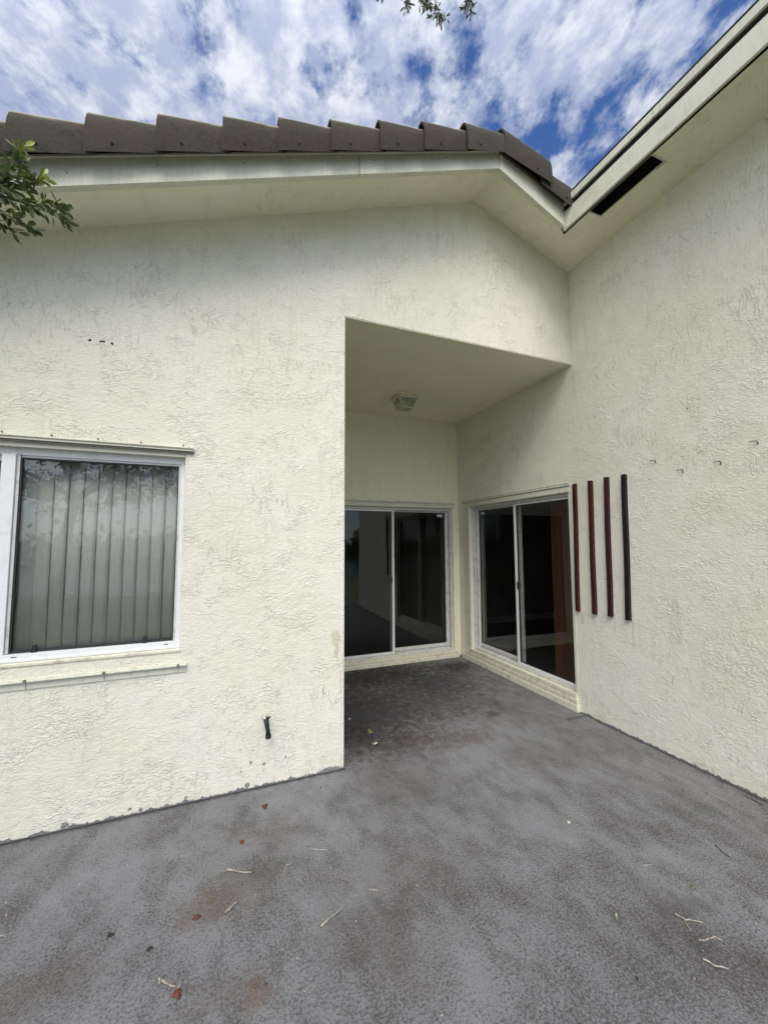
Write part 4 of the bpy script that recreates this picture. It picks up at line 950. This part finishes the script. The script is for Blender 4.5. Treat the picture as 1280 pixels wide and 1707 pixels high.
base = [((1.74, 3.6, 7.9), (1.72, 3.6, 7.60), (1.76, 3.62, 7.46), 9), ((1.95, 3.6, 7.95), (2.02, 3.62, 7.72), (2.05, 3.6, 7.60), 8), ((2.02, 3.6, 7.9), (2.13, 3.6, 7.66), (2.17, 3.6, 7.50), 6),
        ((1.90, 3.6, 7.9), (1.94, 3.6, 7.74), (1.96, 3.6, 7.64), 5), ((2.48, 3.6, 8.3), (2.52, 3.6, 8.02), (2.50, 3.6, 7.90), 6), ((2.5, 3.6, 8.25), (2.58, 3.6, 8.05), (2.61, 3.6, 7.96), 4),
        ((1.46, 3.6, 7.75), (1.462, 3.6, 7.55), (1.468, 3.6, 7.44), 1), ((1.78, 3.4, 8.9), (1.80, 3.5, 8.3), (1.9, 3.58, 7.9), 6), ((1.8, 3.4, 8.9), (2.2, 3.5, 8.5), (2.48, 3.6, 8.25), 4)]
for a, b2, c_, nn in base:
    stems.append([a, b2, c_])
    for k in range(nn):
        t = rr.uniform(.1, .95); p = Vector(a).lerp(Vector(b2), t * 2) if t < .5 else Vector(b2).lerp(Vector(c_), t * 2 - 1)
        q_ = p + Vector((rr.uniform(-.09, .09), rr.uniform(-.12, .12), -rr.uniform(.02, .10))); stems.append([p, (p + q_) / 2 + Vector((0, 0, .01)), q_])
branchlet(stems, .058, .017, .020, 6, 'leaf_top', 't', 'dark oak twigs hanging into the sky above the roof ridge', .004, .03)

def crown(parent, cx, cy, cz, R3, nclump, nleaf, size, seed, mat='leaf', name='crown'):
    rr = random.Random(seed); mb = MB()
    for k in range(nclump):
        while True:
            v = Vector((rr.uniform(-1, 1), rr.uniform(-1, 1), rr.uniform(-1, 1)))
            if .25 < v.length < 1: break
        c_ = Vector((cx + v.x * R3[0], cy + v.y * R3[1], cz + v.z * R3[2])); cr = rr.uniform(.25, .6) * size * 5
        for i in range(nleaf):
            g_ = Vector((rr.gauss(0, .5), rr.gauss(0, .5), rr.gauss(0, .4))) * cr
            put_leaf(mb, c_ + g_, (rr.uniform(-1, 1), rr.uniform(-1, 1), rr.uniform(-1, .6)), size * rr.uniform(.7, 1.2), size * .5, rr, True)
    return mb.build(name, M[mat], parent)
crown(oak, -5.4, -3.4, 5.6, (2.2, 2.0, 1.6), 150, 70, .10, 11)
t2_ = empty('shade_tree', (-4.6, -9.0, -.1), 'broad leafy tree on the grass behind the camera, mirrored in the left window', 'tree')
MB().tube([(-4.6, -9, -.15), (-4.5, -9, 1.5), (-4.2, -8.9, 3.0)], [.22, .17, .12], 10).build('trunk', M['bark'], t2_, smooth=True)
for ex, ey, ez in ((-6.5, -9, 4.2), (-2.2, -8.6, 4.3), (-3.5, -10.3, 5), (-4.4, -7.6, 4.6)):
    MB().tube([(-4.2, -8.9, 2.9), ((ex - 4.2) / 2, (ey - 8.9) / 2, 3.6), (ex, ey, ez)], [.09, .06, .02], 6).build('limb', M['bark'], t2_, smooth=True)
crown(t2_, -4.0, -8.9, 4.6, (3.6, 1.8, 2.1), 230, 60, .13, 12)

# far bank: hedge mass, houses, railing
mb = MB(); rr = random.Random(21)
for k in range(260):
    x_ = rr.uniform(-60, 60); h_ = rr.uniform(1.2, 4.2) + 1.6 * noise.noise(Vector((x_ * .11, 0, 0))); y_ = -41 + rr.uniform(-3, 3)
    for i in range(46):
        v = Vector((rr.gauss(0, 1.1), rr.gauss(0, 1.0), abs(rr.gauss(0, .55)) * h_ * .6)); put_leaf(mb, (x_ + v.x, y_ + v.y, v.z), (rr.uniform(-1, 1), rr.uniform(-1, 1), rr.uniform(-.6, 1)), .8, .6, rr, True)
o = mb.build('far_hedge', M['leaf'], None); o['kind'] = 'stuff'; o['label'] = 'dense hedge and shrubs along the far bank of the pond'
def far_house(x0, x1, y0, h, lab):
    e = empty('far_house', ((x0 + x1) / 2, y0, -.1), lab, 'house')
    MB().box(x0, x1, y0 - 9, y0, -.1, h).build('wall', M['far_wall'], e)
    xm = (x0 + x1) / 2; y1_ = y0 - 9
    mb = MB().poly([(x0 - .6, y0 + .6, h), (x1 + .6, y0 + .6, h), (x1 + .6, y1_ - .6, h), (x0 - .6, y1_ - .6, h), (x0 + 3, y0 - 4.5, h + 2.2), (x1 - 3, y0 - 4.5, h + 2.2)], [(0, 1, 5, 4), (1, 2, 5), (2, 3, 4, 5), (3, 0, 4), (3, 2, 1, 0)])
    mb.build('roof', M['far_roof'], e)
    k = x0 + 1.2
    while k < x1 - 2: MB().box(k, k + 1.5, y0 - .02, y0 + .04, .9, 2.3).build('window', M['far_dark'], e); k += 3.1
    return e
far_house(2, 15, -44, 3.0, 'yellow house with an orange roof across the pond to the camera right')
far_house(20, 33, -46, 3.1, 'farther yellow house across the pond, seen from behind the first')
fn = empty('railing', (0, -7.6, -.1), 'dark metal railing on the grass before the pond', 'railing')
mb = MB(); mb.box(-14, 14, -7.62, -7.58, .98, 1.02).box(-14, 14, -7.615, -7.585, .02, .05); mb.build('rail', M['rail'], fn)
mb = MB()
for k in range(29): mb.box(-14 + k, -13.96 + k, -7.62, -7.58, -.1, .98)
mb.build('posts', M['rail'], fn)
